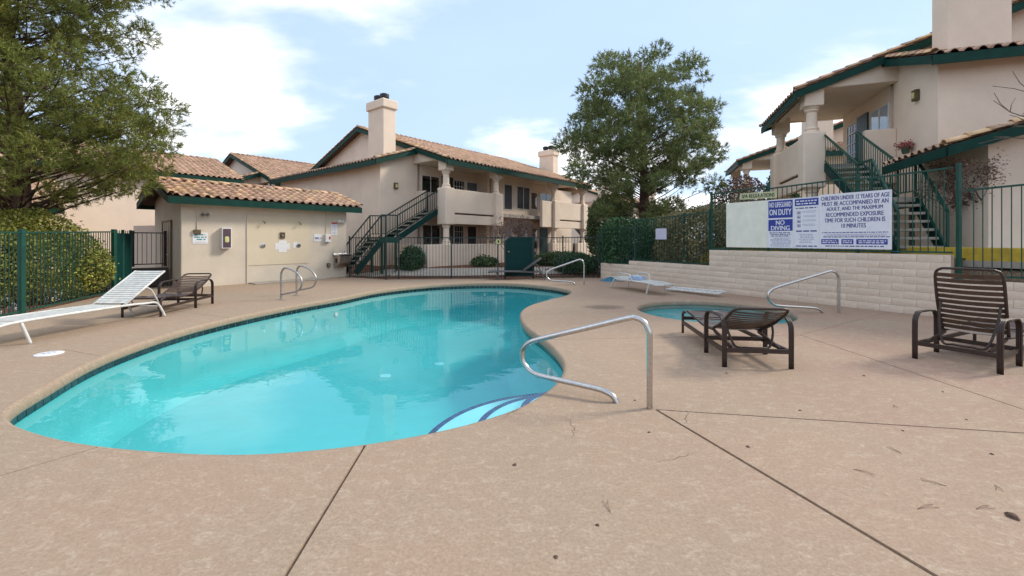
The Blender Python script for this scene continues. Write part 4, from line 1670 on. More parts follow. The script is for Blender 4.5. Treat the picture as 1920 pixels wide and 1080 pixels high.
def picket_mesh(mt, wd_=0.0145):
    if (mt, wd_) not in picket_me:
        mb_ = MB().box(-wd_ / 2, wd_ / 2, -wd_ / 2, wd_ / 2, 0, 1)
        me = bpy.data.meshes.new('picket'); me.from_pydata(mb_.v, [], mb_.f); me.materials.append(M[mt]); me.update()
        picket_me[(mt, wd_)] = me
    return picket_me[(mt, wd_)]


def fence(segs, label, mt, posts=True, gap=.115, pw=.06, root=None, name='fence', post_drop=0.0, skip=()):
    """segs: list of ((x,y,zbottom,ztop),(x,y,zbottom,ztop))"""
    if root is None:
        root = empty(name, (0, 0, 0), 0, label, 'fence')
    done = set()
    for a, b in segs:
        A_, B_ = Vector((a[0], a[1])), Vector((b[0], b[1]))
        ln = (B_ - A_).length
        ang = math.atan2(B_.y - A_.y, B_.x - A_.x)
        MB().bar((a[0], a[1], a[3] - .03), (b[0], b[1], b[3] - .03), .032, .034).build('top_rail', mt, root)
        MB().bar((a[0], a[1], a[2] + .06), (b[0], b[1], b[2] + .06), .032, .034).build('bottom_rail', mt, root)
        n = max(2, round(ln / gap))
        for k in range(1, n):
            f = k / n
            p = A_.lerp(B_, f)
            zb = a[2] + (b[2] - a[2]) * f + .05; zt = a[3] + (b[3] - a[3]) * f - .03
            o_ = bpy.data.objects.new('picket', picket_mesh(mt)); COL.objects.link(o_)
            o_.parent = root
            o_.location = (p.x, p.y, zb); o_.scale = (1, 1, zt - zb); o_.rotation_euler = (0, 0, ang)
        if posts:
            for q_ in (a, b):
                key = (round(q_[0], 2), round(q_[1], 2))
                if key in done or key in skip:
                    continue
                done.add(key)
                MB().box(-pw / 2, pw / 2, -pw / 2, pw / 2, q_[2] - .02 - post_drop, q_[3] + .04).build('post', mt, root).location = (q_[0], q_[1], 0)
    return root


def lerp4(a, b, f):
    return tuple(a[i] + (b[i] - a[i]) * f for i in range(4))


# left fence
A4 = (FL0[0], FL0[1], 0, 1.66); B4 = (-11.2, 12.3, 0, 1.76)
P47 = (-9.92, 8.85, 0, 1.68)
rt = fence([(A4, P47), (P47, B4)], 'bright green steel picket fence in front of the round bush at left', 'fence_green', pw=.085)
# gate leaf beside it
rt = empty('gate', (-11.2, 12.3, 0), 0, 'dark green meshed gate standing open between bush and pool house', 'gate')
gx = (-0.42, 1.05)
MB().bar((gx[0] * .1, gx[1] * .1, .95), (gx[0] * .95, gx[1] * .95, .95), .02, 1.5).build('leaf_panel', 'gate_green', rt)
for f in (0.08, .5, .95):
    MB().box(gx[0] * f - .02, gx[0] * f + .02, gx[1] * f - .03, gx[1] * f + .03, .05, 1.8).build('gate_post', 'fence_green', rt)
for f in np.linspace(.1, .95, 8):
    MB().box(gx[0] * f - .008, gx[0] * f + .008, gx[1] * f - .034, gx[1] * f - .018, .15, 1.78).build('picket', 'fence_green', rt)
# brown fence to the pool house
q0 = (-10.55, 13.3, .55, 1.70); q0 = (-11.6, 13.6, .62, 1.76); q1 = (-12.2, 15.9, .62, 1.78)
fence([((-12.1, 13.95, .66, 1.76), (-11.42, 14.4, .66, 1.76))], 'short brown steel fence on a low kerb left of the pool house door', 'fence_brown')
o = MB().box(-.45, .5, -.14, .14, -.02, .60).build('planter_wall', 'fence_brown', bevel=.02)
o.location = (-11.76, 14.2, 0); o.rotation_euler = (0, 0, R(33))
tag(o, 'low dark brown kerb wall under the short brown fence', 'wall')

# centre fence, gate and right part
ZF = 1.62
cf = [((*FC[0], 0, ZF), (*FC[1], 0, ZF))]
pts = [FC[1], (-4.35, 16.8), (-2.35, 16.95), (-0.55, 17.05), (-.28, 17.06)]
for a, b in zip(pts[:-1], pts[1:]):
    cf.append(((*a, 0, ZF), (*b, 0, ZF)))
cf.append(((0.85, 17.13, 0, ZF), (2.0, 17.22, 0, ZF)))
cf.append(((2.0, 17.22, 0, ZF), (3.42, 17.33, 0, 1.66)))
fence(cf, 'dark green picket fence along the far side of the pool', 'fence_dark', pw=.05)
rt = empty('gate', (-.26, 17.06, 0), math.atan2(.08, 1.1), 'solid dark green gate in the fence beyond the pool', 'gate')
q = MB().prism([(0.02, 0, .08), (1.06, 0, .08), (1.06, 0, 1.60), (.22, 0, 1.60), (.02, 0, 1.46)], (0, .025, 0))
q.build('sheet', 'gate_green', rt)
q = MB()
q.box(-.01, .03, -.03, .05, 0, 1.5); q.box(1.05, 1.09, -.03, .05, 0, 1.64); q.bar((.22, .012, 1.61), (1.06, .012, 1.61), .05, .04); q.bar((.0, .012, 1.47), (.22, .012, 1.61), .05, .04)
q.bar((.03, .012, .09), (1.05, .012, .09), .05, .04)
q.build('frame', 'fence_dark', rt)
MB().lathe([(.035, 0), (.045, .02), (.02, .05)], 10, (.13, -.03, 1.02)).build('knob', 'steel_dull', rt)
MB().box(1.10, 1.2, -.03, .03, 0.9, 1.05).build('lock_box', 'fence_dark', rt)
# pale oval plate on the fence
t = empty('fence_plate', (-.53, 16.98, 1.44), 0, 'small pale yellow plate on a post left of the dark gate', 'plate')
MB().lathe([(.10, -.01), (.10, .01)], 18).build('disc', 'yellow_lamp', t).rotation_euler = (R(90), 0, 0)
MB().box(-.03, .03, -.016, -.0105, -.05, .05).build('mark', 'sign_black', t)

# fences on the retaining wall
def wl(f, a=W0, b=W1, d=.1):
    p = (a[0] + (b[0] - a[0]) * f, a[1] + (b[1] - a[1]) * f)
    return (p[0] + wn.x * d, p[1] + wn.y * d)


zt0, zt1 = 2.15, 2.42
fs0 = [((*wl(0.0), .58, 1.95), (*wl(.36), .58, 2.0)), ((*wl(.36), .74, 2.22), (*wl(.8), .74, 2.30)), ((*wl(.8), .74, 2.30), (*wl(.99), .74, 2.34))]
fence(fs0, 'green picket fence in front of the clipped hedge', 'fence_mid', pw=.055)
fs1 = []
fr = [0, .32, .70, 1.0]
for a, b in zip(fr[:-1], fr[1:]):
    fs1.append(((*wl(a, W1, W2), 1.20, 2.86), (*wl(b, W1, W2), 1.20, 2.92)))
fence(fs1, 'green picket fence carrying the spa signs above the block wall', 'fence_green', pw=.055, skip=[tuple(round(c, 2) for c in wl(1.0, W1, W2))])
pp = wl(1.0, W1, W2, .06)
o = MB().box(-.03, .03, -.03, .03, .72, 2.96).build('fence_post', 'fence_green')
o.location = (pp[0] + .05, pp[1] - .08, 0)
tag(o, 'tall thick green post where the fence steps down', 'post')
fence([((pp[0] + .09, pp[1] - .15, .78, 2.46), (*wl(.45, W2, W3), .78, 2.55)), ((*wl(.45, W2, W3), .78, 2.55), (*wl(1.0, W2, W3), .78, 2.6))],
      'green picket fence at the right edge behind the upright lounge chair', 'fence_green', pw=.055, skip=[(round(pp[0] + .09, 2), round(pp[1] - .15, 2))])

# ------------------------------------------------------------------ signs on the fence
sg_a = math.atan2(W2[1] - W1[1], W2[0] - W1[0])


def sign_root(f0, name, label):
    p = wl(f0, W1, W2, .055)
    return empty(name, (p[0], p[1], 0), sg_a, label, 'sign')


WL = (Vector(W2) - Vector(W1)).length
Z0, Z1 = 1.30, 2.53
t = sign_root(.0976, 'blank_board', 'blank off white board left of the blue lifeguard sign')
l1 = (.320 - .0976) * WL
MB().box(0, l1 - .004, -.012, 0, Z0, Z1).build('board', 'sign_bare', t)
t = sign_root(.320, 'pool_sign', 'blue and white NO LIFEGUARD ON DUTY, NO DIVING sign')
l2 = (.447 - .320) * WL
MB().box(0, l2 - .004, -.012, 0, Z0, Z1).build('board', 'sign_white', t)
MB().box(.03, l2 - .03, -.0150, -.0125, Z1 - .47, Z1 - .03).build('blue_field', 'sign_blue', t)
MB().box(.03, l2 - .03, -.0150, -.0125, Z1 - .80, Z1 - .51).build('blue_field', 'sign_blue', t)
lettering(t, 'NO LIFEGUARD', .06, l2 - .06, Z1 - .20, Z1 - .07, -.0165, 'sign_white', .003)
lettering(t, 'ON DUTY', .06, l2 - .06, Z1 - .40, Z1 - .25, -.0165, 'sign_white', .004)
lettering(t, 'NO', .22, l2 - .22, Z1 - .645, Z1 - .535, -.0165, 'sign_white', .004)
lettering(t, 'DIVING', .10, l2 - .10, Z1 - .785, Z1 - .67, -.0165, 'sign_white', .004)
text_rows(t, .05, l2 - .05, (Z1 - .86, Z1 - .90, Z1 - .94), .022, -.0135, 'sign_navy', 21, .12)
text_rows(t, .05, l2 - .05, [Z1 - .99 - .034 * k for k in range(7)], .016, -.0135, 'sign_grey', 22, .2)
t = sign_root(.447, 'rules_sign', 'white rules sheet with blue heading band and pictogram list')
l3 = (.557 - .447) * WL
MB().box(0, l3 - .004, -.012, 0, Z0, Z1).build('board', 'sign_white', t)
MB().box(.02, l3 - .02, -.0150, -.0125, Z1 - .20, Z1 - .03).build('blue_field', 'sign_blue', t)
text_rows(t, .05, l3 - .05, (Z1 - .10, Z1 - .165), .028, -.0165, 'sign_white', 31, .08)
text_rows(t, .04, l3 - .04, (Z1 - .27,), .026, -.0135, 'sign_navy', 32, .02)
q = MB()
for k in range(4):
    zz = Z1 - .40 - k * .105
    for a, b, c, d in ((.07, .15, zz, zz + .008), (.07, .15, zz + .06, zz + .068), (.07, .078, zz, zz + .068), (.142, .15, zz, zz + .068), (.09, .13, zz + .015, zz + .045)):
        q.add([(a, -.0135, c), (b, -.0135, c), (b, -.0135, d), (a, -.0135, d)], [(0, 1, 2, 3)])
q.build('pictogram', 'sign_navy', t)
text_rows(t, .18, l3 - .05, [Z1 - .37 - .105 * k for k in range(4)] + [Z1 - .34 - .105 * k for k in range(4)], .012, -.0135, 'sign_grey', 33, .15)
text_rows(t, .04, l3 - .04, (Z1 - .83,), .032, -.0135, 'sign_navy', 34, .03)
text_rows(t, .08, l3 - .08, [Z1 - .90 - .04 * k for k in range(6)], .015, -.0135, 'sign_grey', 35, .2)
text_rows(t, .04, l3 - .04, (Z1 - 1.19,), .026, -.0135, 'sign_navy', 36, .03)
t = sign_root(.557, 'spa_sign', 'large white sign reading CHILDREN UNDER 12 YEARS OF AGE')
l4 = (.822 - .557) * WL
MB().box(0, l4, -.016, 0, Z0, Z1 + .03).build('board', 'sign_white', t)
rows = ['CHILDREN UNDER 12 YEARS OF AGE', 'MUST BE ACCOMPANIED BY AN', 'ADULT, AND THE MAXIMUM', 'RECOMMENDED EXPOSURE', 'TIME FOR SUCH CHILDREN IS', '10 MINUTES']
wds = [.97, .94, .80, .82, .86, .36]
for k, (s_, w_) in enumerate(zip(rows, wds)):
    zt = Z1 - .02 - k * .128
    mrg = l4 * (1 - w_) / 2 + .015
    lettering(t, s_, mrg, l4 - mrg, zt - .095, zt, -.0175, 'sign_navy', .0028)
text_rows(t, .03, l4 - .03, (Z1 - .87, Z1 - .97), .018, -.0175, 'sign_navy', 41, .05)
text_rows(t, .08, l4 - .08, (Z1 - .91, Z1 - .94), .014, -.0175, 'sign_grey', 42, .1)
for a, b in ((.03, .29), (.33, .50), (.54, .95)):
    q = MB().box(a * l4, b * l4, -.0190, -.0165, Z1 - 1.125, Z1 - 1.01)
    q.build('blue_field', 'sign_blue', t)
    text_rows(t, a * l4 + .02, b * l4 - .02, (Z1 - 1.06, Z1 - 1.10), .020, -.0200, 'sign_white', int(a * 100), .05)
text_rows(t, .10, l4 - .10, (Z1 - 1.18,), .022, -.0175, 'sign_navy', 44, .05)
p = wl(.175, W1, W2, .055)
t = empty('spa_plate', (p[0], p[1], 2.60), sg_a, 'narrow cream plate reading SPA REGULATIONS above the blank board', 'sign')
pl = MB().box(0, .98, -.012, 0, 0, .17).build('plate', 'sign_cream', t)
lettering(t, 'SPA REGULATIONS', .06, .92, .035, .135, -.0135, 'sign_black', .004)
t.rotation_euler = (0, R(1.5), sg_a)
# paper on hedge fence
p = wl(.62, W0, W1, .05)
t = empty('paper_notice', (p[0], p[1], 1.52), sg_a, 'pale blank notice sheet on the hedge fence', 'notice')
MB().box(-.22, .22, -.01, 0, 0, .36).build('sheet', 'lavender', t)
MB().box(-.24, .24, .001, .008, -.02, .38).build('backing', 'fence_dark', t)

# ------------------------------------------------------------------ handrails
def smooth_path(pts, k=5):
    out_ = []
    n = len(pts)
    for i in range(n - 1):
        p0, p1, p2, p3 = Vector(pts[max(i - 1, 0)]), Vector(pts[i]), Vector(pts[i + 1]), Vector(pts[min(i + 2, n - 1)])
        for j in range(k):
            t_ = j / k
            out_.append(0.5 * ((2 * p1) + (p2 - p0) * t_ + (2 * p0 - 5 * p1 + 4 * p2 - p3) * t_ * t_ + (3 * p1 - p0 - 3 * p2 + p3) * t_ ** 3))
    out_.append(Vector(pts[-1]))
    return out_


RAIL = [(0, -.05), (0, .3), (0, .62), (.012, .70), (.05, .765), (.12, .795), (.2, .785), (.6, .655), (1.08, .50), (1.20, .445), (1.262, .38), (1.275, .31), (1.25, .23), (1.18, .165), (1.08, .135),
        (.75, .115), (.50, .10), (.40, .085), (.32, .045), (.28, -.05)]


def handrail(base, e, label, sx=1.0, sz=1.0, r=.0265):
    e = Vector(e).normalized()
    t_ = empty('handrail', (base[0], base[1], 0), math.atan2(e.y, e.x), label, 'handrail')
    pts_ = smooth_path([(k * sx, 0, z * sz) for k, z in RAIL], 4)
    MB().tube(pts_, r, 14).build('rail_tube', 'steel', t_, smooth=True)


handrail(px(1218, 766), (-.88, .475), 'large bent stainless handrail at the near pool steps')
handrail(px(1095, 534), (-1, .02), 'stainless handrail at the far pool steps by the gate', .98, 1.06)
handrail(px(1573, 587), (-1, .03), 'stainless handrail beside the spa by the block wall', 1.12, 1.08)
GR = [(0, -.05), (0, .35), (0, .58), (.02, .69), (.07, .77), (.15, .79), (.32, .75), (.48, .66), (.58, .54), (.61, .42), (.57, .30), (.48, .22), (.30, .175), (.0, .12)]
for i, (u, v) in enumerate(((527, 561), (556, 553))):
    b_ = px(u, v)
    t = empty('grab_rail', (b_[0], b_[1], 0), math.atan2(-.22, .97), ('left', 'right')[i] + ' one of two looped grab rails at the pool edge by the showers', 'grab rail', 'pool ladder grab rails')
    MB().tube(smooth_path([(k, 0, z) for k, z in GR], 4), .023, 12).build('rail_tube', 'steel_dull', t, smooth=True)
    MB().lathe([(.05, 0), (.05, .006), (.03, .02)], 16, (0, 0, .0005)).build('escutcheon', 'steel_dull', t)

# ------------------------------------------------------------------ lounge chairs
def side_arm(mb_, x0, x1, y, ztop, wd_=.05):
    path = [(x0, y, 0), (x0, y, ztop - .16), (x0 + .02, y, ztop - .07), (x0 + .08, y, ztop - .015), (x0 + .16, y, ztop), (x1 - .16, y, ztop - .01), (x1 - .08, y, ztop - .025), (x1 - .02, y, ztop - .08), (x1, y, ztop - .17), (x1, y, 0)]
    return smooth_path(path, 4)


def brown_chaise(loc, fwd, back_deg, label, length=1.92, width=.74):
    """local +x points from head to foot; origin under the rear legs' middle"""
    fwd = Vector(fwd).normalized()
    t_ = empty('lounge_chair', (loc[0], loc[1], 0), math.atan2(fwd.y, fwd.x), label, 'lounge chair')
    hy = width / 2
    xa = .66
    for s in (-1, 1):
        pth = side_arm(None, 0, xa, s * hy, .585)
        q_ = MB()
        for dy in (-.017, .0, .017):
            q_.tube([(p.x, p.y + dy, p.z) for p in pth], .0125, 6)
        q_.build('arm', 'brown_frame', t_, smooth=True)
    # foot legs: bent loops at the far end of the bed
    for s in (-1, 1):
        q_ = MB().tube(smooth_path([(length, s * (hy - .03), 0), (length, s * (hy - .03), .27), (length - .03, s * (hy - .03), .33), (length - .12, s * (hy - .03), .355)], 4), .02, 8, flat=1.2)
        q_.build('leg', 'brown_frame', t_, smooth=True)
    q_ = MB()
    for s in (-1, 1):
        q_.bar((0, s * hy, .19), (length, s * (hy - .03), .17), .03, .05)
    q_.build('side_stretcher', 'brown_frame', t_)
    for x_ in (0.0, xa, length):
        MB().bar((x_, -hy + .02, .20 if x_ < 1 else .24), (x_, hy - .02, .20 if x_ < 1 else .24), .03, .05).build('cross_stretcher', 'brown_frame', t_)
    # bed frame
    iy = hy - .075
    hx, hz_ = .62, .335
    q_ = MB()
    for s in (-1, 1):
        q_.tube(smooth_path([(hx - .05, s * iy, hz_ - .01), (hx + .4, s * iy, hz_ - .035), (length - .5, s * iy, hz_ + .0), (length - .12, s * iy, hz_ + .025), (length - .02, s * (iy - .03), hz_ + .02)], 4), .016, 8)
    q_.tube([(length - .02, -iy + .03, hz_ + .02), (length - .02, iy - .03, hz_ + .02)], .016, 8)
    q_.build('bed_frame', 'brown_frame', t_, smooth=True)
    n = 15
    for k in range(n):
        x_ = hx + .03 + (length - .08 - hx) * k / (n - 1)
        zz = hz_ - .005 - .03 * math.sin(PI * min(1, (x_ - hx) / .9)) + .03 * max(0, (x_ - 1.2) / .7)
        mb_ = MB()
        for j in range(8):
            f = j / 8; g_ = (j + 1) / 8
            ya, yb = -iy + 2 * iy * f, -iy + 2 * iy * g_
            za, zb = zz + .018 - .022 * math.sin(PI * f), zz + .018 - .022 * math.sin(PI * g_)
            mb_.add([(x_ - .038, ya, za), (x_ + .038, ya, za), (x_ + .038, yb, zb), (x_ - .038, yb, zb),
                     (x_ - .038, ya, za - .005), (x_ + .038, ya, za - .005), (x_ + .038, yb, zb - .005), (x_ - .038, yb, zb - .005)],
                    [(0, 1, 2, 3), (7, 6, 5, 4), (0, 4, 5, 1), (2, 6, 7, 3), (1, 5, 6, 2), (3, 7, 4, 0)])
        mb_.build('seat_strap', 'brown_sling', t_, smooth='auto')
    # back
    a = R(back_deg)
    ca, sa = math.cos(a), math.sin(a)
    BLn = .84
    bp = lambda d, y, o_=0.0: (hx - d * ca - o_ * sa, y, hz_ + d * sa - o_ * ca * 1.0)
    path = [bp(0, -iy), bp(.3, -iy - .01, .02), bp(.62, -iy - .012, .0), bp(BLn - .06, -iy, -.02), bp(BLn - .01, -iy + .05, -.025), bp(BLn, -iy + .12, -.025),
            bp(BLn, iy - .12, -.025), bp(BLn - .01, iy - .05, -.025), bp(BLn - .06, iy, -.02), bp(.62, iy + .012, 0), bp(.3, iy + .01, .02), bp(0, iy)]
    MB().tube(smooth_path(path, 5), .0165, 10).build('back_frame', 'brown_frame', t_, smooth=True)
    n = 11
    for k in range(n):
        d = .05 + (BLn - .13) * k / (n - 1)
        o_ = .02 * math.sin(PI * d / BLn)
        mb_ = MB()
        w2 = .0255
        for j in range(8):
            f = j / 8; g_ = (j + 1) / 8
            ya, yb = -iy - .012 + (2 * iy + .024) * f, -iy - .012 + (2 * iy + .024) * g_
            oa, ob_ = o_ - .018 + .024 * math.sin(PI * f), o_ - .018 + .024 * math.sin(PI * g_)
            mb_.add([bp(d - w2, ya, oa), bp(d + w2, ya, oa), bp(d + w2, yb, ob_), bp(d - w2, yb, ob_),
                     bp(d - w2, ya, oa + .005), bp(d + w2, ya, oa + .005), bp(d + w2, yb, ob_ + .005), bp(d - w2, yb, ob_ + .005)],
                    [(0, 1, 2, 3), (7, 6, 5, 4), (0, 4, 5, 1), (2, 6, 7, 3), (1, 5, 6, 2), (3, 7, 4, 0)])
        mb_.build('back_strap', 'brown_strap', t_, smooth='auto')
    # support bail behind the back
    top_ = bp(.40, 0, .03)
    zb = .22
    xb = hx - .48 if back_deg < 50 else hx - .34
    pth = [(top_[0], -iy + .03, top_[2]), ((top_[0] + xb) / 2, -iy + .04, (top_[2] + zb) / 2 + .02), (xb, -iy + .10, zb), (xb - .04, -iy + .22, zb - .01), (xb - .04, iy - .22, zb - .01), (xb, iy - .10, zb),
           ((top_[0] + xb) / 2, iy - .04, (top_[2] + zb) / 2 + .02), (top_[0], iy - .03, top_[2])]
    MB().tube(smooth_path(pth, 5), .014, 8).build('support_bail', 'brown_frame', t_, smooth=True)
    for s in (-1, 1):
        MB().bar((hx + .02, s * (iy - .02), hz_ - .03), (0.05, s * (iy - .02), .215), .022, .04).build('notch_rail', 'brown_frame', t_)
    return t_


def mid(a, b):
    return ((a[0] + b[0]) / 2, (a[1] + b[1]) / 2)


ra, rb = px(1358, 688), px(1484, 692)
brown_chaise(mid(ra, rb), (.085, .73), 25, 'brown strap lounge chair with low back beside the spa')
ra, rb = px(1716, 672), px(1875, 702)
brown_chaise(mid(ra, rb), (.66, .36), 72, 'brown strap lounge chair with upright back at the right edge')
brown_chaise((-7.42, 10.25), (.12, -.99), 24, 'brown lounge chair with sagging seat behind the white chaise', 1.75)


def strap(mb_, c, ax, ay, w, l, th=.006):
    ax, ay = Vector(ax).normalized(), Vector(ay).normalized()
    n_ = ax.cross(ay)
    c = Vector(c)
    p = [c - ax * w / 2 - ay * l / 2, c + ax * w / 2 - ay * l / 2, c + ax * w / 2 + ay * l / 2, c - ax * w / 2 + ay * l / 2]
    mb_.add(p + [q_ - n_ * th for q_ in p], [(0, 1, 2, 3), (7, 6, 5, 4), (0, 4, 5, 1), (1, 5, 6, 2), (2, 6, 7, 3), (3, 7, 4, 0)])
    return mb_


def white_chaise(name, loc, fwd, back_deg, label, frame='white_frame', stp='white_strap', length=1.95, width=.62, hz_=.33, back=.92, arms=False, solid=False, group=None):
    """local +x from head legs to foot; origin under the head legs"""
    fwd = Vector(fwd).normalized()
    t_ = empty(name, (loc[0], loc[1], 0), math.atan2(fwd.y, fwd.x), label, 'lounge chair', group)
    hy = width / 2
    hx = .70                       # hinge
    foot = length
    for s in (-1, 1):
        q_ = MB().tube(smooth_path([(-.12, s * (hy + .03), 0), (-.02, s * (hy + .02), .20), (.08, s * (hy + .01), .30), (.30, s * hy, hz_ - .02), (hx, s * hy, hz_), (foot - .4, s * hy, hz_ + .01), (foot, s * hy, hz_ - .02)], 4), .021, 8)
        q_.build('side_rail', frame, t_, smooth=True)
        q_ = MB().tube(smooth_path([(foot - .30, s * (hy - .01), hz_ - .005), (foot - .34, s * (hy + .01), .18), (foot - .39, s * (hy + .03), 0)], 4), .021, 8)
        q_.build('leg', frame, t_, smooth=True)
    MB().tube([(foot, -hy, hz_ - .02), (foot, hy, hz_ - .02)], .018, 8).build('foot_bar', frame, t_, smooth=True)
    MB().tube([(-.0, -hy - .02, .22), (0, hy + .02, .22)], .014, 8).build('cross_bar', frame, t_, smooth=True)
    n = 3 if solid else 20
    pitch_ = (foot - hx - .04) / n
    for k in range(n):
        x_ = hx + .04 + pitch_ * (k + .5)
        strap(MB(), (x_, 0, hz_ + .022 if x_ < foot - .3 else hz_ + .012), (1, 0, 0), (0, 1, 0), pitch_ * (.78 if not solid else .99), width + .03).build('seat_strap', stp, t_)
    a = R(back_deg)
    ca, sa = math.cos(a), math.sin(a)
    bp = lambda d, y, o_=0: (hx - d * ca - o_ * sa, y, hz_ + .01 + d * sa + o_ * ca)
    MB().tube([bp(0, -hy), bp(back, -hy), bp(back, hy), bp(0, hy)], .018, 8).build('back_frame', frame, t_, smooth=True)
    n = 3 if solid else 16
    pitch_ = (back - .03) / n
    for k in range(n):
        d = .02 + pitch_ * (k + .5)
        strap(MB(), bp(d, 0, .02), (-ca, 0, sa), (0, -1, 0), pitch_ * (.76 if not solid else .99), width + .03).build('back_strap', stp, t_)
    if back_deg > 8:
        q_ = MB()
        for s in (-1, 1):
            pt = bp(.5, s * (hy - .03), -.01)
            q_.tube(smooth_path([pt, (pt[0] - .16, pt[1], pt[2] - .05), (-.05, pt[1], hz_ - .07)], 3), .013, 6)
        q_.build('back_brace', frame, t_, smooth=True)
    if arms:
        for s in (-1, 1):
            MB().tube(smooth_path([(.35, s * (hy + .04), hz_), (.36, s * (hy + .05), hz_ + .17), (.45, s * (hy + .05), hz_ + .21), (.85, s * (hy + .05), hz_ + .20), (.95, s * (hy + .05), hz_ + .14), (.97, s * (hy + .04), hz_)], 4), .014, 8).build('arm', frame, t_, smooth=True)
    return t_


white_chaise('lounge_chair', (-7.16, 8.50), (-.06, -1.0), 33, 'white strap chaise with raised back at the left edge', length=2.55, width=.60, back=1.0)
white_chaise('lounge_chair', (3.45, 13.75), (.33, -.94), 2, 'flat white chaise holding a folded towel by the block wall', length=2.05, width=.56, hz_=.30, arms=True, stp='white_strap', back=.80)
white_chaise('lounge_chair', (1.10, 16.75), (-1, -.04), 36, 'dark grey sling chaise in front of the dark gate', 'grey_frame', 'grey_sling', length=2.0, width=.6, hz_=.30, back=.85, solid=True)
# frame lying folded against the wall
t = empty('folded_chaise', (4.70, 12.95, 0), math.atan2(-.87, .5), 'folded white chaise frame lying flat at the foot of the block wall', 'lounge chair')
q = MB()
q.tube([(0, -.2, .06), (1.7, -.2, .10), (1.7, .12, .14), (0, .12, .10)], .018, 8, closed=True)
q.build('frame', 'white_frame', t)
for k in range(12):
    strap(MB(), (.1 + k * .135, -.04, .10), (1, 0, 0), (0, 1, .1), .09, .33).build('seat_strap', 'white_strap', t)
# towel: folded stack
t = empty('towel', (3.72, 12.98, .335), R(-62), 'folded pale blue towel on the flat white chaise', 'towel')
for k in range(4):
    q = MB()
    nx, ny = 10, 8
    l_, w_ = .42 - k * .02, .32 - k * .015
    for i in range(nx + 1):
        for j in range(ny + 1):
            e_ = min(i, nx - i) / nx * 6; f_ = min(j, ny - j) / ny * 5
            q.v.append((-l_ / 2 + l_ * i / nx, -w_ / 2 + w_ * j / ny, k * .026 + .028 * min(1, e_) * min(1, f_) + .006 * math.sin(i * 1.3 + j * .9 + k)))
    for i in range(nx):
        for j in range(ny):
            a = i * (ny + 1) + j
            q.f.append((a, a + ny + 1, a + ny + 2, a + 1))
    q.box(-l_ / 2 + .01, l_ / 2 - .01, -w_ / 2 + .01, w_ / 2 - .01, k * .026 - .001, k * .026 + .02)
    q.build('fold', 'towel_blue', t, smooth=True)
# crumpled blue cover
bx_, by_ = px(1148, 527)
t = empty('pool_cover', (bx_, by_, 0), 0, 'crumpled dark blue cover on the deck beside the wall', 'cover')
q = MB()
n, mth = 22, 9
for i in range(mth + 1):
    for j in range(n):
        a = 2 * PI * j / n
        r = i / mth
        wob = 1 + .18 * math.sin(3 * a + 1) + .1 * math.sin(7 * a)
        q.v.append((.44 * r * wob * math.cos(a), .25 * r * wob * math.sin(a), .11 * (1 - r ** 2.5) * (1 + .35 * math.sin(5 * a + 6 * r)) + .006))
for i in range(mth):
    for j in range(n):
        q.f.append((i * n + j, (i + 1) * n + j, (i + 1) * n + (j + 1) % n, i * n + (j + 1) % n))
q.build('sheet', 'tarp_blue', t, smooth=True)

# ------------------------------------------------------------------ skimmer lid, valve caps, stain
b_ = px(92, 664)
t = empty('skimmer_lid', (b_[0], b_[1], 0), 0, 'round white skimmer lid in the deck near the left pool edge', 'lid')
MB().lathe([(.145, 0.001), (.145, .008), (.132, .014), (.0, .016)], 32).build('cover', 'white_paint', t, smooth='auto')
q = MB()
for a in range(0, 360, 45):
    if a in (0, 180): continue
    q.box(.055 * math.cos(R(a)) - .02, .055 * math.cos(R(a)) + .02, .055 * math.sin(R(a)) - .004, .055 * math.sin(R(a)) + .004, .0155, .0185)
q.build('moulded_mark', 'sign_grey', t)


def blob_mesh(c, rx, ry, z, seed, n=40, amp=.15):
    rr = random.Random(seed)
    ph = [rr.uniform(0, 6) for _ in range(4)]
    return [(c[0] + rx * math.cos(2 * PI * i / n) * (1 + amp * math.sin(3 * 2 * PI * i / n + ph[0]) + amp * .6 * math.sin(5 * 2 * PI * i / n + ph[1])),
             c[1] + ry * math.sin(2 * PI * i / n) * (1 + amp * math.sin(2 * 2 * PI * i / n + ph[2])), z) for i in range(n)]


def stain_material():
    m = bpy.data.materials.new('stain_soft'); m.use_nodes = True
    t_ = m.node_tree; n = t_.nodes.new; l = t_.links.new
    b = t_.nodes['Principled BSDF']
    b.inputs['Base Color'].default_value = (.20, .15, .115, 1); b.inputs['Roughness'].default_value = .8
    co = n('ShaderNodeTexCoord')
    vl = n('ShaderNodeVectorMath'); vl.operation = 'LENGTH'
    sp_ = n('ShaderNodeMapping'); sp_.inputs['Location'].default_value = (-1, -1, 0); sp_.inputs['Scale'].default_value = (2, 2, 0)
    l(co.outputs['Generated'], sp_.inputs[0]); l(sp_.outputs[0], vl.inputs[0])
    nz = n('ShaderNodeTexNoise'); nz.inputs['Scale'].default_value = 9; nz.inputs['Detail'].default_value = 6
    l(co.outputs['Object'], nz.inputs['Vector'])
    ad = n('ShaderNodeMath'); ad.operation = 'ADD'; l(vl.outputs['Value'], ad.inputs[0])
    mu = n('ShaderNodeMath'); mu.operation = 'MULTIPLY_ADD'; l(nz.outputs['Fac'], mu.inputs[0]); mu.inputs[1].default_value = .7; mu.inputs[2].default_value = -.35
    l(mu.outputs[0], ad.inputs[1])
    mr = n('ShaderNodeMapRange'); mr.inputs[1].default_value = .25; mr.inputs[2].default_value = 1.0; mr.inputs[3].default_value = .55; mr.inputs[4].default_value = 0
    l(ad.outputs[0], mr.inputs[0]); l(mr.outputs[0], b.inputs['Alpha'])
    M['stain_soft'] = m


stain_material()


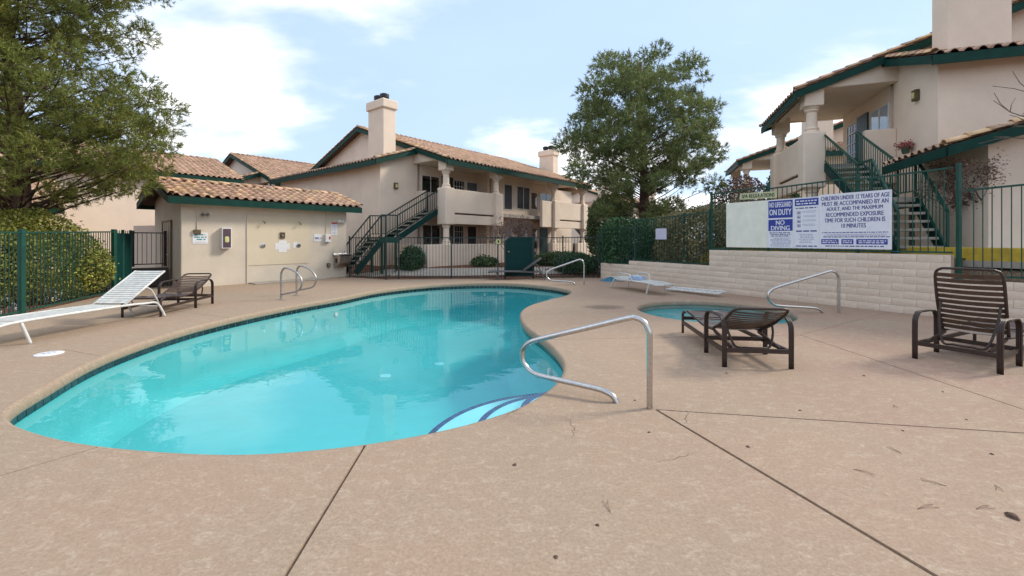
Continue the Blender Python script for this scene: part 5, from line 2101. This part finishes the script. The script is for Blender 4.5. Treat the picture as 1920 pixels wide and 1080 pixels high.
def crack(pts_px, seed, wd_=.004):
    rr_ = random.Random(seed)
    P_ = [Vector(px(*p)) for p in pts_px]
    path = []
    for a_, b_ in zip(P_[:-1], P_[1:]):
        for k_ in range(7):
            q_ = a_.lerp(b_, k_ / 7)
            path.append(q_ + Vector((rr_.uniform(-1, 1), rr_.uniform(-1, 1))) * .018)
    path.append(P_[-1])
    mb_ = MB()
    n_ = len(path)
    for i_ in range(n_):
        t_ = (path[min(i_ + 1, n_ - 1)] - path[max(i_ - 1, 0)]).normalized()
        nn = Vector((-t_.y, t_.x)) * wd_ * .5 * (.25 + math.sin(PI * i_ / (n_ - 1)))
        mb_.v += [(path[i_].x + nn.x, path[i_].y + nn.y, .0025), (path[i_].x - nn.x, path[i_].y - nn.y, .0025)]
    mb_.f = [(2 * i_, 2 * i_ + 1, 2 * i_ + 3, 2 * i_ + 2) for i_ in range(n_ - 1)]
    mb_.build('crack', 'joint', deck)


crack([(1290, 772), (1282, 795)], 1)
crack([(1230, 866), (1275, 858), (1300, 850)], 2, .003)
crack([(985, 760), (960, 772), (935, 790)], 3, .003)
crack([(1060, 780), (1075, 800), (1072, 822)], 4, .003)
crack([(1560, 700), (1600, 712), (1660, 716)], 5, .003)
c = px(1135, 576)
MB().add(blob_mesh(c, .52, .42, .004, 2), [tuple(range(40))]).build('stain', 'stain_soft', deck)

# ------------------------------------------------------------------ foliage
def rand_dirs(n):
    v = rng.normal(size=(n, 3))
    return v / np.linalg.norm(v, axis=1, keepdims=True)


def leaf_quads(cent, size, flat=0.0, aspect=.6):
    """one quad leaf at each centre"""
    n = len(cent)
    d = rand_dirs(n)
    if flat:
        d[:, 2] = np.abs(d[:, 2]) * (1 - flat) + flat * rng.normal(size=n) * .3
        d /= np.linalg.norm(d, axis=1, keepdims=True)
    a = np.cross(d, rand_dirs(n)); a /= np.linalg.norm(a, axis=1, keepdims=True)
    b = np.cross(d, a)
    s = (size * rng.uniform(.6, 1.3, n))[:, None]
    v = np.stack([cent - a * s, cent - b * s * aspect, cent + a * s, cent + b * s * aspect], 1)
    return v.reshape(-1, 3)


def needles(cent, axis, n_per, ln, wd_):
    """tufts: n_per thin triangles spraying forward round each axis"""
    n = len(cent)
    C = np.repeat(cent, n_per, 0)
    A_ = np.repeat(axis, n_per, 0)
    d = rand_dirs(n * n_per) * .75 + A_ * .75
    d /= np.linalg.norm(d, axis=1, keepdims=True)
    s = np.cross(d, rand_dirs(n * n_per)); s /= np.linalg.norm(s, axis=1, keepdims=True)
    l_ = (ln * rng.uniform(.7, 1.25, n * n_per))[:, None]
    off_ = A_ * rng.uniform(-.6, .5, (n * n_per, 1)) * ln
    p = C + off_
    v = np.stack([p - s * wd_ / 2, p + s * wd_ / 2, p + d * l_], 1)
    return v.reshape(-1, 3)


def limb(mb_, p, q, r0, r1, bend=.15, k=6, n=7):
    p, q = Vector(p), Vector(q)
    ln = (q - p).length
    side = Vector((random.uniform(-1, 1), random.uniform(-1, 1), random.uniform(-.3, .6))) * ln * bend
    pts_, rs = [], []
    for i in range(k + 1):
        f = i / k
        pts_.append(p.lerp(q, f) + side * math.sin(PI * f))
        rs.append(r0 + (r1 - r0) * f)
    mb_.tube(pts_, rs, n)
    return pts_


def pine(name, base, height, label, clumps, mat_n, trunk_r=.22, tufts=46, n_per=13, ln=.14, wd_=.022, trunk_top=None, lean=(0, 0)):
    """clumps: list of (x,y,z,r) relative to base"""
    root = empty(name, base, 0, label, 'tree')
    mb_ = MB()
    top = trunk_top or height * .86
    tp = [Vector((lean[0] * f * f + .12 * math.sin(f * 5), lean[1] * f * f + .1 * math.sin(f * 4 + 1), top * f)) for f in np.linspace(0, 1, 12)]
    mb_.tube(tp, [trunk_r * (1 - .82 * f) * (1.25 if i == 0 else 1) for i, f in enumerate(np.linspace(0, 1, 12))], 12)
    tr = mb_.build('trunk', 'bark', root, smooth=True)
    lb = MB()
    cents, axes = [], []
    for (x, y, z, r) in clumps:
        dist = math.hypot(x, y)
        zs = max(top * .12, min(top * .98, z - .35 * dist - .2))
        f = zs / top
        o_ = Vector((lean[0] * f * f + .12 * math.sin(f * 5), lean[1] * f * f + .1 * math.sin(f * 4 + 1), zs))
        pth = limb(lb, o_, (x, y, z), max(.010, trunk_r * (1 - .8 * f) * .14), .007, .10, 6, 5)
        # twigs inside the clump
        k = int(tufts * (r / .7) ** 2)
        dd = rand_dirs(k)
        rad = rng.uniform(.25, 1, k) ** .55
        c_ = np.array([x, y, z]) + dd * rad[:, None] * np.array([r, r, r * .68])
        c_[:, 2] += .12 * r
        ax = dd + np.array([0, 0, .5]) + rng.normal(size=(k, 3)) * .25
        # hanging some along the limb
        m_ = max(2, k // 8)
        fs_ = rng.uniform(.55, 1, m_)
        lp = np.array([pth[int(ff * 6 - 1e-6)] for ff in fs_]) + rng.normal(size=(m_, 3)) * .16
        cents += [c_, lp]; axes += [ax, rand_dirs(m_) + np.array([0, 0, .4])]
        for _ in range(5):
            e = dd[random.randrange(k)] * r * .8
            limb(lb, (x, y, z - .1 * r), (x + e[0], y + e[1], z + e[2] * .7), .010, .004, .1, 3, 4)
    lb.build('limbs', 'bark', root, smooth=True)
    C_ = np.concatenate(cents); X_ = np.concatenate(axes)
    X_ /= np.linalg.norm(X_, axis=1, keepdims=True)
    v = needles(C_, X_, n_per, ln, wd_)
    np_mesh('crown', v, np.arange(len(v)), 3, mat_n, root)
    return root


# big pine behind the hedge
cl = []
rr = random.Random(9)
tries = 0
while len(cl) < 175 and tries < 20000:
    tries += 1
    x, y, z = rr.uniform(-4.4, 4.4), rr.uniform(-4.2, 4.2), rr.uniform(2.2, 10.4)
    f = (z - 5.8) / 4.7
    rad = 3.75 * (max(0, 1 - abs(f) ** 2.3)) ** .5
    rad *= 1 + .12 * math.sin(3 * math.atan2(y, x) + z)
    d = math.hypot(x, y) / max(rad, .1)
    if d > 1 or (d < .36 and z < 8.2) or (d < .6 and rr.random() < .45):
        continue
    if z < 3.6 and (rr.random() < .55 or (x > 1.0 and rr.random() < .7)): continue
    r = rr.uniform(.42, .74)
    if any((x - a) ** 2 + (y - b) ** 2 + (z - c) ** 2 < (.68 * (r + e)) ** 2 for a, b, c, e in cl):
        continue
    cl.append((x, y, z, r))
pine('pine_tree', (6.55, 22.0, .5), 11.5, 'tall full pine behind the hedge, left of the right hand block', cl, 'needles', .30, tufts=92, n_per=12, ln=.18, wd_=.032)

# near pine at the left edge, trunk just outside the frame
cl = []
rr = random.Random(21)
tries = 0
while len(cl) < 250 and tries < 60000:
    tries += 1
    x, y, z = rr.uniform(-2.5, 5.2), rr.uniform(-3.2, 3.4), rr.uniform(2.65, 9.5)
    # crown: a broad lower whorl, a waist, then the upper whorls
    prof = [(2.6, 2.9), (3.0, 3.5), (3.6, 4.0), (4.6, 4.15), (5.3, 4.1), (5.8, 3.6), (6.2, 3.1), (6.6, 2.9), (7.0, 3.2), (7.6, 3.7), (8.6, 3.9), (9.6, 3.4)]
    rad = np.interp(z, [a for a, b in prof], [b for a, b in prof])
    if y > 0: rad *= 1 - .10 * y          # the far side is kept shorter to narrow the outline
    d = math.hypot(x, y * 1.15) / rad
    if d > 1 or d < .25: continue
    if z < 2.9 and rr.random() < .35: continue
    # open gap low on the near side where the roof shows through
    if 3.3 < z < 4.0 and x < 1.6 and rr.random() < .85: continue
    if 5.9 < z < 6.7 and x > .3 and rr.random() < .55: continue
    r = rr.uniform(.32, .62)
    if any((x - a) ** 2 + (y - b) ** 2 + (z - c) ** 2 < (.66 * (r + e)) ** 2 for a, b, c, e in cl):
        continue
    cl.append((x, y, z, r))
pine('pine_tree', (-13.3, 11.6, 0), 12, 'near pine reaching in from the left edge over the round bush', cl, 'needles_near', .30, tufts=190, n_per=13, ln=.115, wd_=.017)


def shrub(name, base, rad, label, mat_n, n, leaf=.05, cat='bush', stems=7, lumps=.12, flat_bottom=-.85, group=None, boxy=1.0):
    """leafy mass on a stem; rad (rx,ry,rz), base at ground under the centre"""
    root = empty(name, base, 0, label, cat, group)
    rx, ry, rz_ = rad
    d = rand_dirs(n)
    d = d[d[:, 2] > flat_bottom]
    n = len(d)
    if boxy > 1:
        mxn = (np.abs(d) ** boxy).sum(1) ** (1 / boxy)
        d = d / mxn[:, None]
    k = rand_dirs(26)
    amp = rng.uniform(-1, 1, 26)
    dn = d / np.linalg.norm(d, axis=1, keepdims=True)
    lump = 1 + lumps * (np.exp(-((1 - dn @ k.T) / .10)) @ amp)
    rr_ = rng.uniform(.0, 1, n)
    shell = 1 - .42 * rr_ ** 2.2
    c_ = d * (lump * shell)[:, None] * np.array([rx, ry, rz_]) + np.array([0, 0, rz_ * min(.98, -flat_bottom + .05)])
    c_ += rng.normal(size=c_.shape) * .025
    wild = rng.random(n) < .06
    c_[wild] += d[wild] * rng.uniform(.02, .16, (int(wild.sum()), 1))
    v = leaf_quads(c_, leaf)
    np_mesh('foliage', v, np.arange(len(v)), 4, mat_n, root)
    mb_ = MB()
    for i in range(stems):
        a = 2 * PI * i / stems + random.uniform(-.3, .3)
        e = (rx * .55 * math.cos(a), ry * .55 * math.sin(a), rz_ * 1.05)
        limb(mb_, (.08 * math.cos(a), .08 * math.sin(a), -.02), e, .03, .01, .12, 5, 6)
    mb_.build('stem', 'bark_grey', root, smooth=True)
    return root


shrub('bush', (-12.05, 10.75, 0), (1.50, 1.40, 1.20), 'large round golden green bush behind the left fence', 'leaf_gold', 26000, .038, stems=9, lumps=.24, flat_bottom=-.80)
shrub('bush', (-12.6, 13.0, 0), (.62, .55, .55), 'small dark bush by the open green gate', 'leaf_dark', 4200, .04)
shrub('hedge', (4.75, 17.9, .15), (1.15, 1.6, 1.12), 'dark green clipped hedge end beside the middle fence', 'leaf_dark', 20000, .045, cat='hedge', flat_bottom=-.9, boxy=4)
shrub('hedge', (7.1, 15.4, .45), (1.95, 2.6, 1.10), 'olive hedge behind the fence below the big pine', 'leaf_olive', 42000, .042, cat='hedge', flat_bottom=-.9, boxy=3.5)
shrub('bush', (-4.4, 19.2, .05), (.55, .55, .62), 'dark rounded bush under the middle block stair', 'leaf_dark', 5000, .05)
shrub('bush', (-1.3, 20.0, .25), (.55, .5, .26), 'low bright green plant by the middle patio wall', 'leaf_hedge', 2600, .06)
shrub('bush', (2.4, 20.8, .25), (1.5, .9, .35), 'low green ground shrub behind the far handrail', 'leaf_hedge', 6500, .05)
shrub('bush', (2.7, 18.7, .12), (.9, .7, .42), 'dark low shrub beside the far handrail and fence end', 'leaf_dark', 6000, .045)
shrub('bush', (5.4, 24.8, .3), (1.2, 1.2, 1.9), 'leafy tree like shrub at the end of the middle block', 'leaf_hedge', 9000, .07)
shrub('bush', (12.0, 23.0, 1.2), (1.6, 1.5, 1.9), 'brown leafed bushy tree left of the right hand block', 'leaf_brown', 9000, .06)
shrub('bush', (9.3, 17.4, 1.1), (.95, .95, 1.0), 'olive brown shrub behind the fence near the spa plate', 'leaf_olive', 9000, .05)
shrub('bush', (12.3, 20.0, 1.3), (.7, .7, 2.0), 'green upright shrub beside the far column', 'leaf_dark', 5000, .06)
for i, (x, y, lb) in enumerate(((-9.75, 8.35, 'sprig of white flowers at the foot of the left fence post'), (-10.6, 10.0, 'second sprig of white flowers under the round bush'))):
    rt = shrub('flower', (x - .5, y + .5, 0), (.26, .22, .20), lb, 'white_paint', 70, .024, cat='flower', stems=4)


def bare_tree(name, base, h, spread, label, leaf_n, mat_n='leaf_brown', leaf=.03, seed=1, stems=5, depth=4):
    root = empty(name, base, 0, label, 'tree')
    rd = random.Random(seed)
    mb_ = MB()
    tips = []

    def grow(p, d, ln, r, lev):
        q_ = p + d * ln
        pts_ = [p, p.lerp(q_, .5) + Vector((rd.uniform(-1, 1), rd.uniform(-1, 1), rd.uniform(-1, 1))) * ln * .06, q_]
        mb_.tube(pts_, [r, r * .85, r * .65], 5)
        if lev >= 2:
            tips.append((q_, d)); tips.append((pts_[1], d))
        if lev >= depth:
            return
        for _ in range(rd.choice((2, 3, 3))):
            nd = (d + Vector((rd.gauss(0, .5), rd.gauss(0, .5), rd.gauss(.05, .3)))).normalized()
            grow(q_, nd, ln * rd.uniform(.6, .85), r * .62, lev + 1)
    for i in range(stems):
        a = 2 * PI * i / stems + rd.uniform(-.4, .4)
        d = Vector((math.cos(a) * spread, math.sin(a) * spread, 1)).normalized()
        grow(Vector((.05 * math.cos(a), .05 * math.sin(a), -.03)), d, h * .34, .035 * h / 3, 0)
    mb_.build('branches', 'bark_grey', root, smooth=True)
    if leaf_n:
        T = np.array([tuple(t_[0]) for t_ in tips])
        idx = rng.integers(0, len(T), leaf_n)
        c_ = T[idx] + rng.normal(size=(leaf_n, 3)) * .075
        v = leaf_quads(c_, leaf)
        np_mesh('dry_leaves', v, np.arange(len(v)), 4, mat_n, root)
    return root


bare_tree('crape_myrtle', (.05, 20.2, .2), 2.35, .42, 'bare brown seeded tree in front of the middle block', 3800, seed=3, stems=5, leaf=.030)
bare_tree('crape_myrtle', (10.7, 19.5, 1.2), 2.3, .6, 'twiggy brown tree beside the right hand block columns', 4200, seed=5, stems=6, leaf=.034)
bare_tree('crape_myrtle', (9.6, 20.5, 1.0), 2.5, .6, 'sparse twiggy tree against the sky right of the big pine', 700, seed=8, stems=5, leaf=.035)
bare_tree('crape_myrtle', (10.75, 9.2, 1.3), 2.25, .62, 'brown seeded shrub tree against the right edge', 9000, seed=12, stems=7, leaf=.024, depth=4)
bare_tree('crape_myrtle', (12.0, 7.6, 1.3), 4.2, .55, 'bare branching tree reaching in from the right edge', 0, seed=14, stems=5, depth=4)

# flower pot on the landing parapet
p = Vector(R1[:2]) + Vector(RX) * -1.05 + Vector((RX[1], -RX[0])) * 1.93
t = empty('flower_pot', (p.x, p.y, 3.95), 0, 'small hanging pot of dry red flowers on the right hand wall', 'flower pot')
MB().lathe([(.07, 0), (.11, .16), (.125, .17), (.12, .18)], 16).build('pot', 'terracotta', t, smooth='auto')
c_ = rng.normal(size=(420, 3)) * np.array([.10, .10, .06]) + np.array([0, 0, .22])
v = leaf_quads(c_, .026)
np_mesh('blooms', v, np.arange(len(v)), 4, 'flower_pink', t)['kind'] = 'stuff'

# ------------------------------------------------------------------ parked cars
def car(loc, rz, label, paint, L_=4.5, W_=1.8, H_=1.5):
    t_ = empty('parked_car', loc, rz, label, 'car', 'cars parked beyond the hedge')
    prof = [(-L_ / 2, .38), (-L_ / 2 + .02, .75), (-L_ / 2 + .15, .92), (-L_ * .24, .98), (-L_ * .12, H_ - .08), (0, H_), (L_ * .22, H_ - .03), (L_ * .40, 1.02), (L_ / 2 - .04, .95), (L_ / 2, .6), (L_ / 2 - .03, .34), (L_ / 2 - .3, .26), (-L_ / 2 + .3, .26)]
    body = MB()
    n = len(prof)
    for f, s in ((-1, 0), (-.94, 1), (.94, 1), (1, 0)):
        for x, z in prof:
            k = .82 if z > 1.0 else 1.0
            y = f * W_ / 2 * (k if z > 1 else 1)
            body.v.append((x * (1 if s else .985), y, z if s else .3 + (z - .3) * .985))
    for r_ in range(3):
        for i in range(n):
            body.f.append((r_ * n + i, r_ * n + (i + 1) % n, (r_ + 1) * n + (i + 1) % n, (r_ + 1) * n + i))
    body.f.append(tuple(range(n))); body.f.append(tuple(reversed(range(3 * n, 4 * n))))
    body.build('body', paint, t_, smooth='auto')
    for s in (-1, 1):
        y = s * (W_ / 2 * .82 + .005)
        g_ = MB()
        for xa, xb in ((-L_ * .10, L_ * .05), (L_ * .07, L_ * .25)):
            g_.add([(xa - (.16 if xa < 0 else 0), y * 1.06, 1.03), (xb + (.2 if xa > 0 else 0), y * 1.06, 1.03), (xb, y, H_ - .13), (xa, y, H_ - .13)], [(0, 1, 2, 3)])
        g_.build('window', 'pane_dark', t_)
        for x in (-L_ * .31, L_ * .30):
            w_ = MB().tube([(x, s * (W_ / 2 - .2), .32), (x, s * (W_ / 2 + .01), .32)], .32, 20)
            wh = w_.build('wheel', 'tyre', t_, smooth='auto')
            MB().tube([(x, s * (W_ / 2 + .0), .32), (x, s * (W_ / 2 + .02), .32)], .20, 16).build('rim', 'steel_dull', wh)
        MB().box(-L_ / 2 - .01, -L_ / 2 + .1, s * W_ * .36 - .16, s * W_ * .36 + .16, .66, .8).build('headlight', 'blue_lens', t_)
        MB().box(L_ / 2 - .1, L_ / 2 + .01, s * W_ * .38 - .12, s * W_ * .38 + .12, .74, .9).build('tail_light', 'sign_red', t_)
    q_ = MB()
    q_.add([(-L_ * .235, -W_ * .40, 1.0), (-L_ * .235, W_ * .40, 1.0), (-L_ * .128, W_ * .36, H_ - .10), (-L_ * .128, -W_ * .36, H_ - .10)], [(0, 1, 2, 3)])
    q_.v = [(x - .012, y, z + .012) for x, y, z in q_.v]
    q_.build('windscreen', 'pane_dark', t_)


car((6.4, 32.5, .33), R(12), 'dark parked car seen past the end of the middle block', 'car_paint')
car((8.6, 37.0, .33), R(10), 'silver parked car behind the dark car', 'car_paint_silver')

# yellow rounded object behind the hedge fence
p = wl(.86, W0, W1, 1.0)
t = empty('yellow_slide', (p[0], p[1], .74), 0, 'bright yellow domed thing half hidden behind the hedge fence', 'play object')
MB().lathe([(.36, 0), (.35, .08), (.30, .20), (.20, .33), (.12, .40), (.02, .43)], 20).build('dome', 'yellow_paint', t, smooth='auto')
MB().lathe([(.40, 0), (.40, .03), (.36, .05)], 20).build('rim', 'yellow_paint', t, smooth='auto')

# ------------------------------------------------------------------ litter on the deck
def needle_pair(u, v, rot, ln=.10):
    b = px(u, v)
    t_ = empty('pine_needle', (b[0], b[1], .003), rot, 'fallen brown pine needle pair on the deck slabs', 'pine needle', 'fallen pine needles')
    MB().tube([(0, 0, 0), (ln * .5, .006, .004), (ln, .0, .001)], .0012, 4).build('needle', 'leaf_brown', t_)
    MB().tube([(0, 0, 0), (ln * .5, .022, .004), (ln * .95, .03, .001)], .0012, 4).build('needle', 'leaf_brown', t_)


rr = random.Random(3)
for (u, v) in ((1145, 962), (1148, 1035), (1775, 912), (1772, 905), (1865, 910), (1650, 947), (1720, 955), (1780, 1030), (1690, 850), (1890, 945), (1830, 955), (1280, 775), (1600, 880), (1540, 720), (1675, 760))[::2]:
    needle_pair(u, v, rr.uniform(0, 6.3), rr.uniform(.07, .15))
for i, (u, v) in enumerate(((1402, 838), (965, 872), (1042, 1045), (1693, 808), (1860, 852), (1812, 787), (1190, 751), (1217, 811), (1120, 985), (1532, 628), (1620, 705), (545, 640), (1768, 735), (1900, 970), (1362, 700), (1500, 770))):
    b = px(u, v)
    r = rr.uniform(.008, .016) * (2.2 if u == 1900 else 1)
    q = MB()
    n = 7
    ring_ = [(r * (1 + .4 * rr.uniform(-1, 1)) * math.cos(2 * PI * k / n), r * (1 + .4 * rr.uniform(-1, 1)) * math.sin(2 * PI * k / n)) for k in range(n)]
    q.v = [(x, y, .001) for x, y in ring_] + [(x * .6, y * .6, r * .5) for x, y in ring_]
    q.f = [tuple(range(n, 2 * n))] + [(k, (k + 1) % n, n + (k + 1) % n, n + k) for k in range(n)]
    o = q.build('debris', 'bark')
    o.location = (b[0], b[1], .0005)
    tag(o, 'small dark bit of leaf debris on the deck slabs' if u != 1900 else 'curled dry leaf on the deck at the right edge', 'debris', 'bits of debris on the deck' if u != 1900 else None)
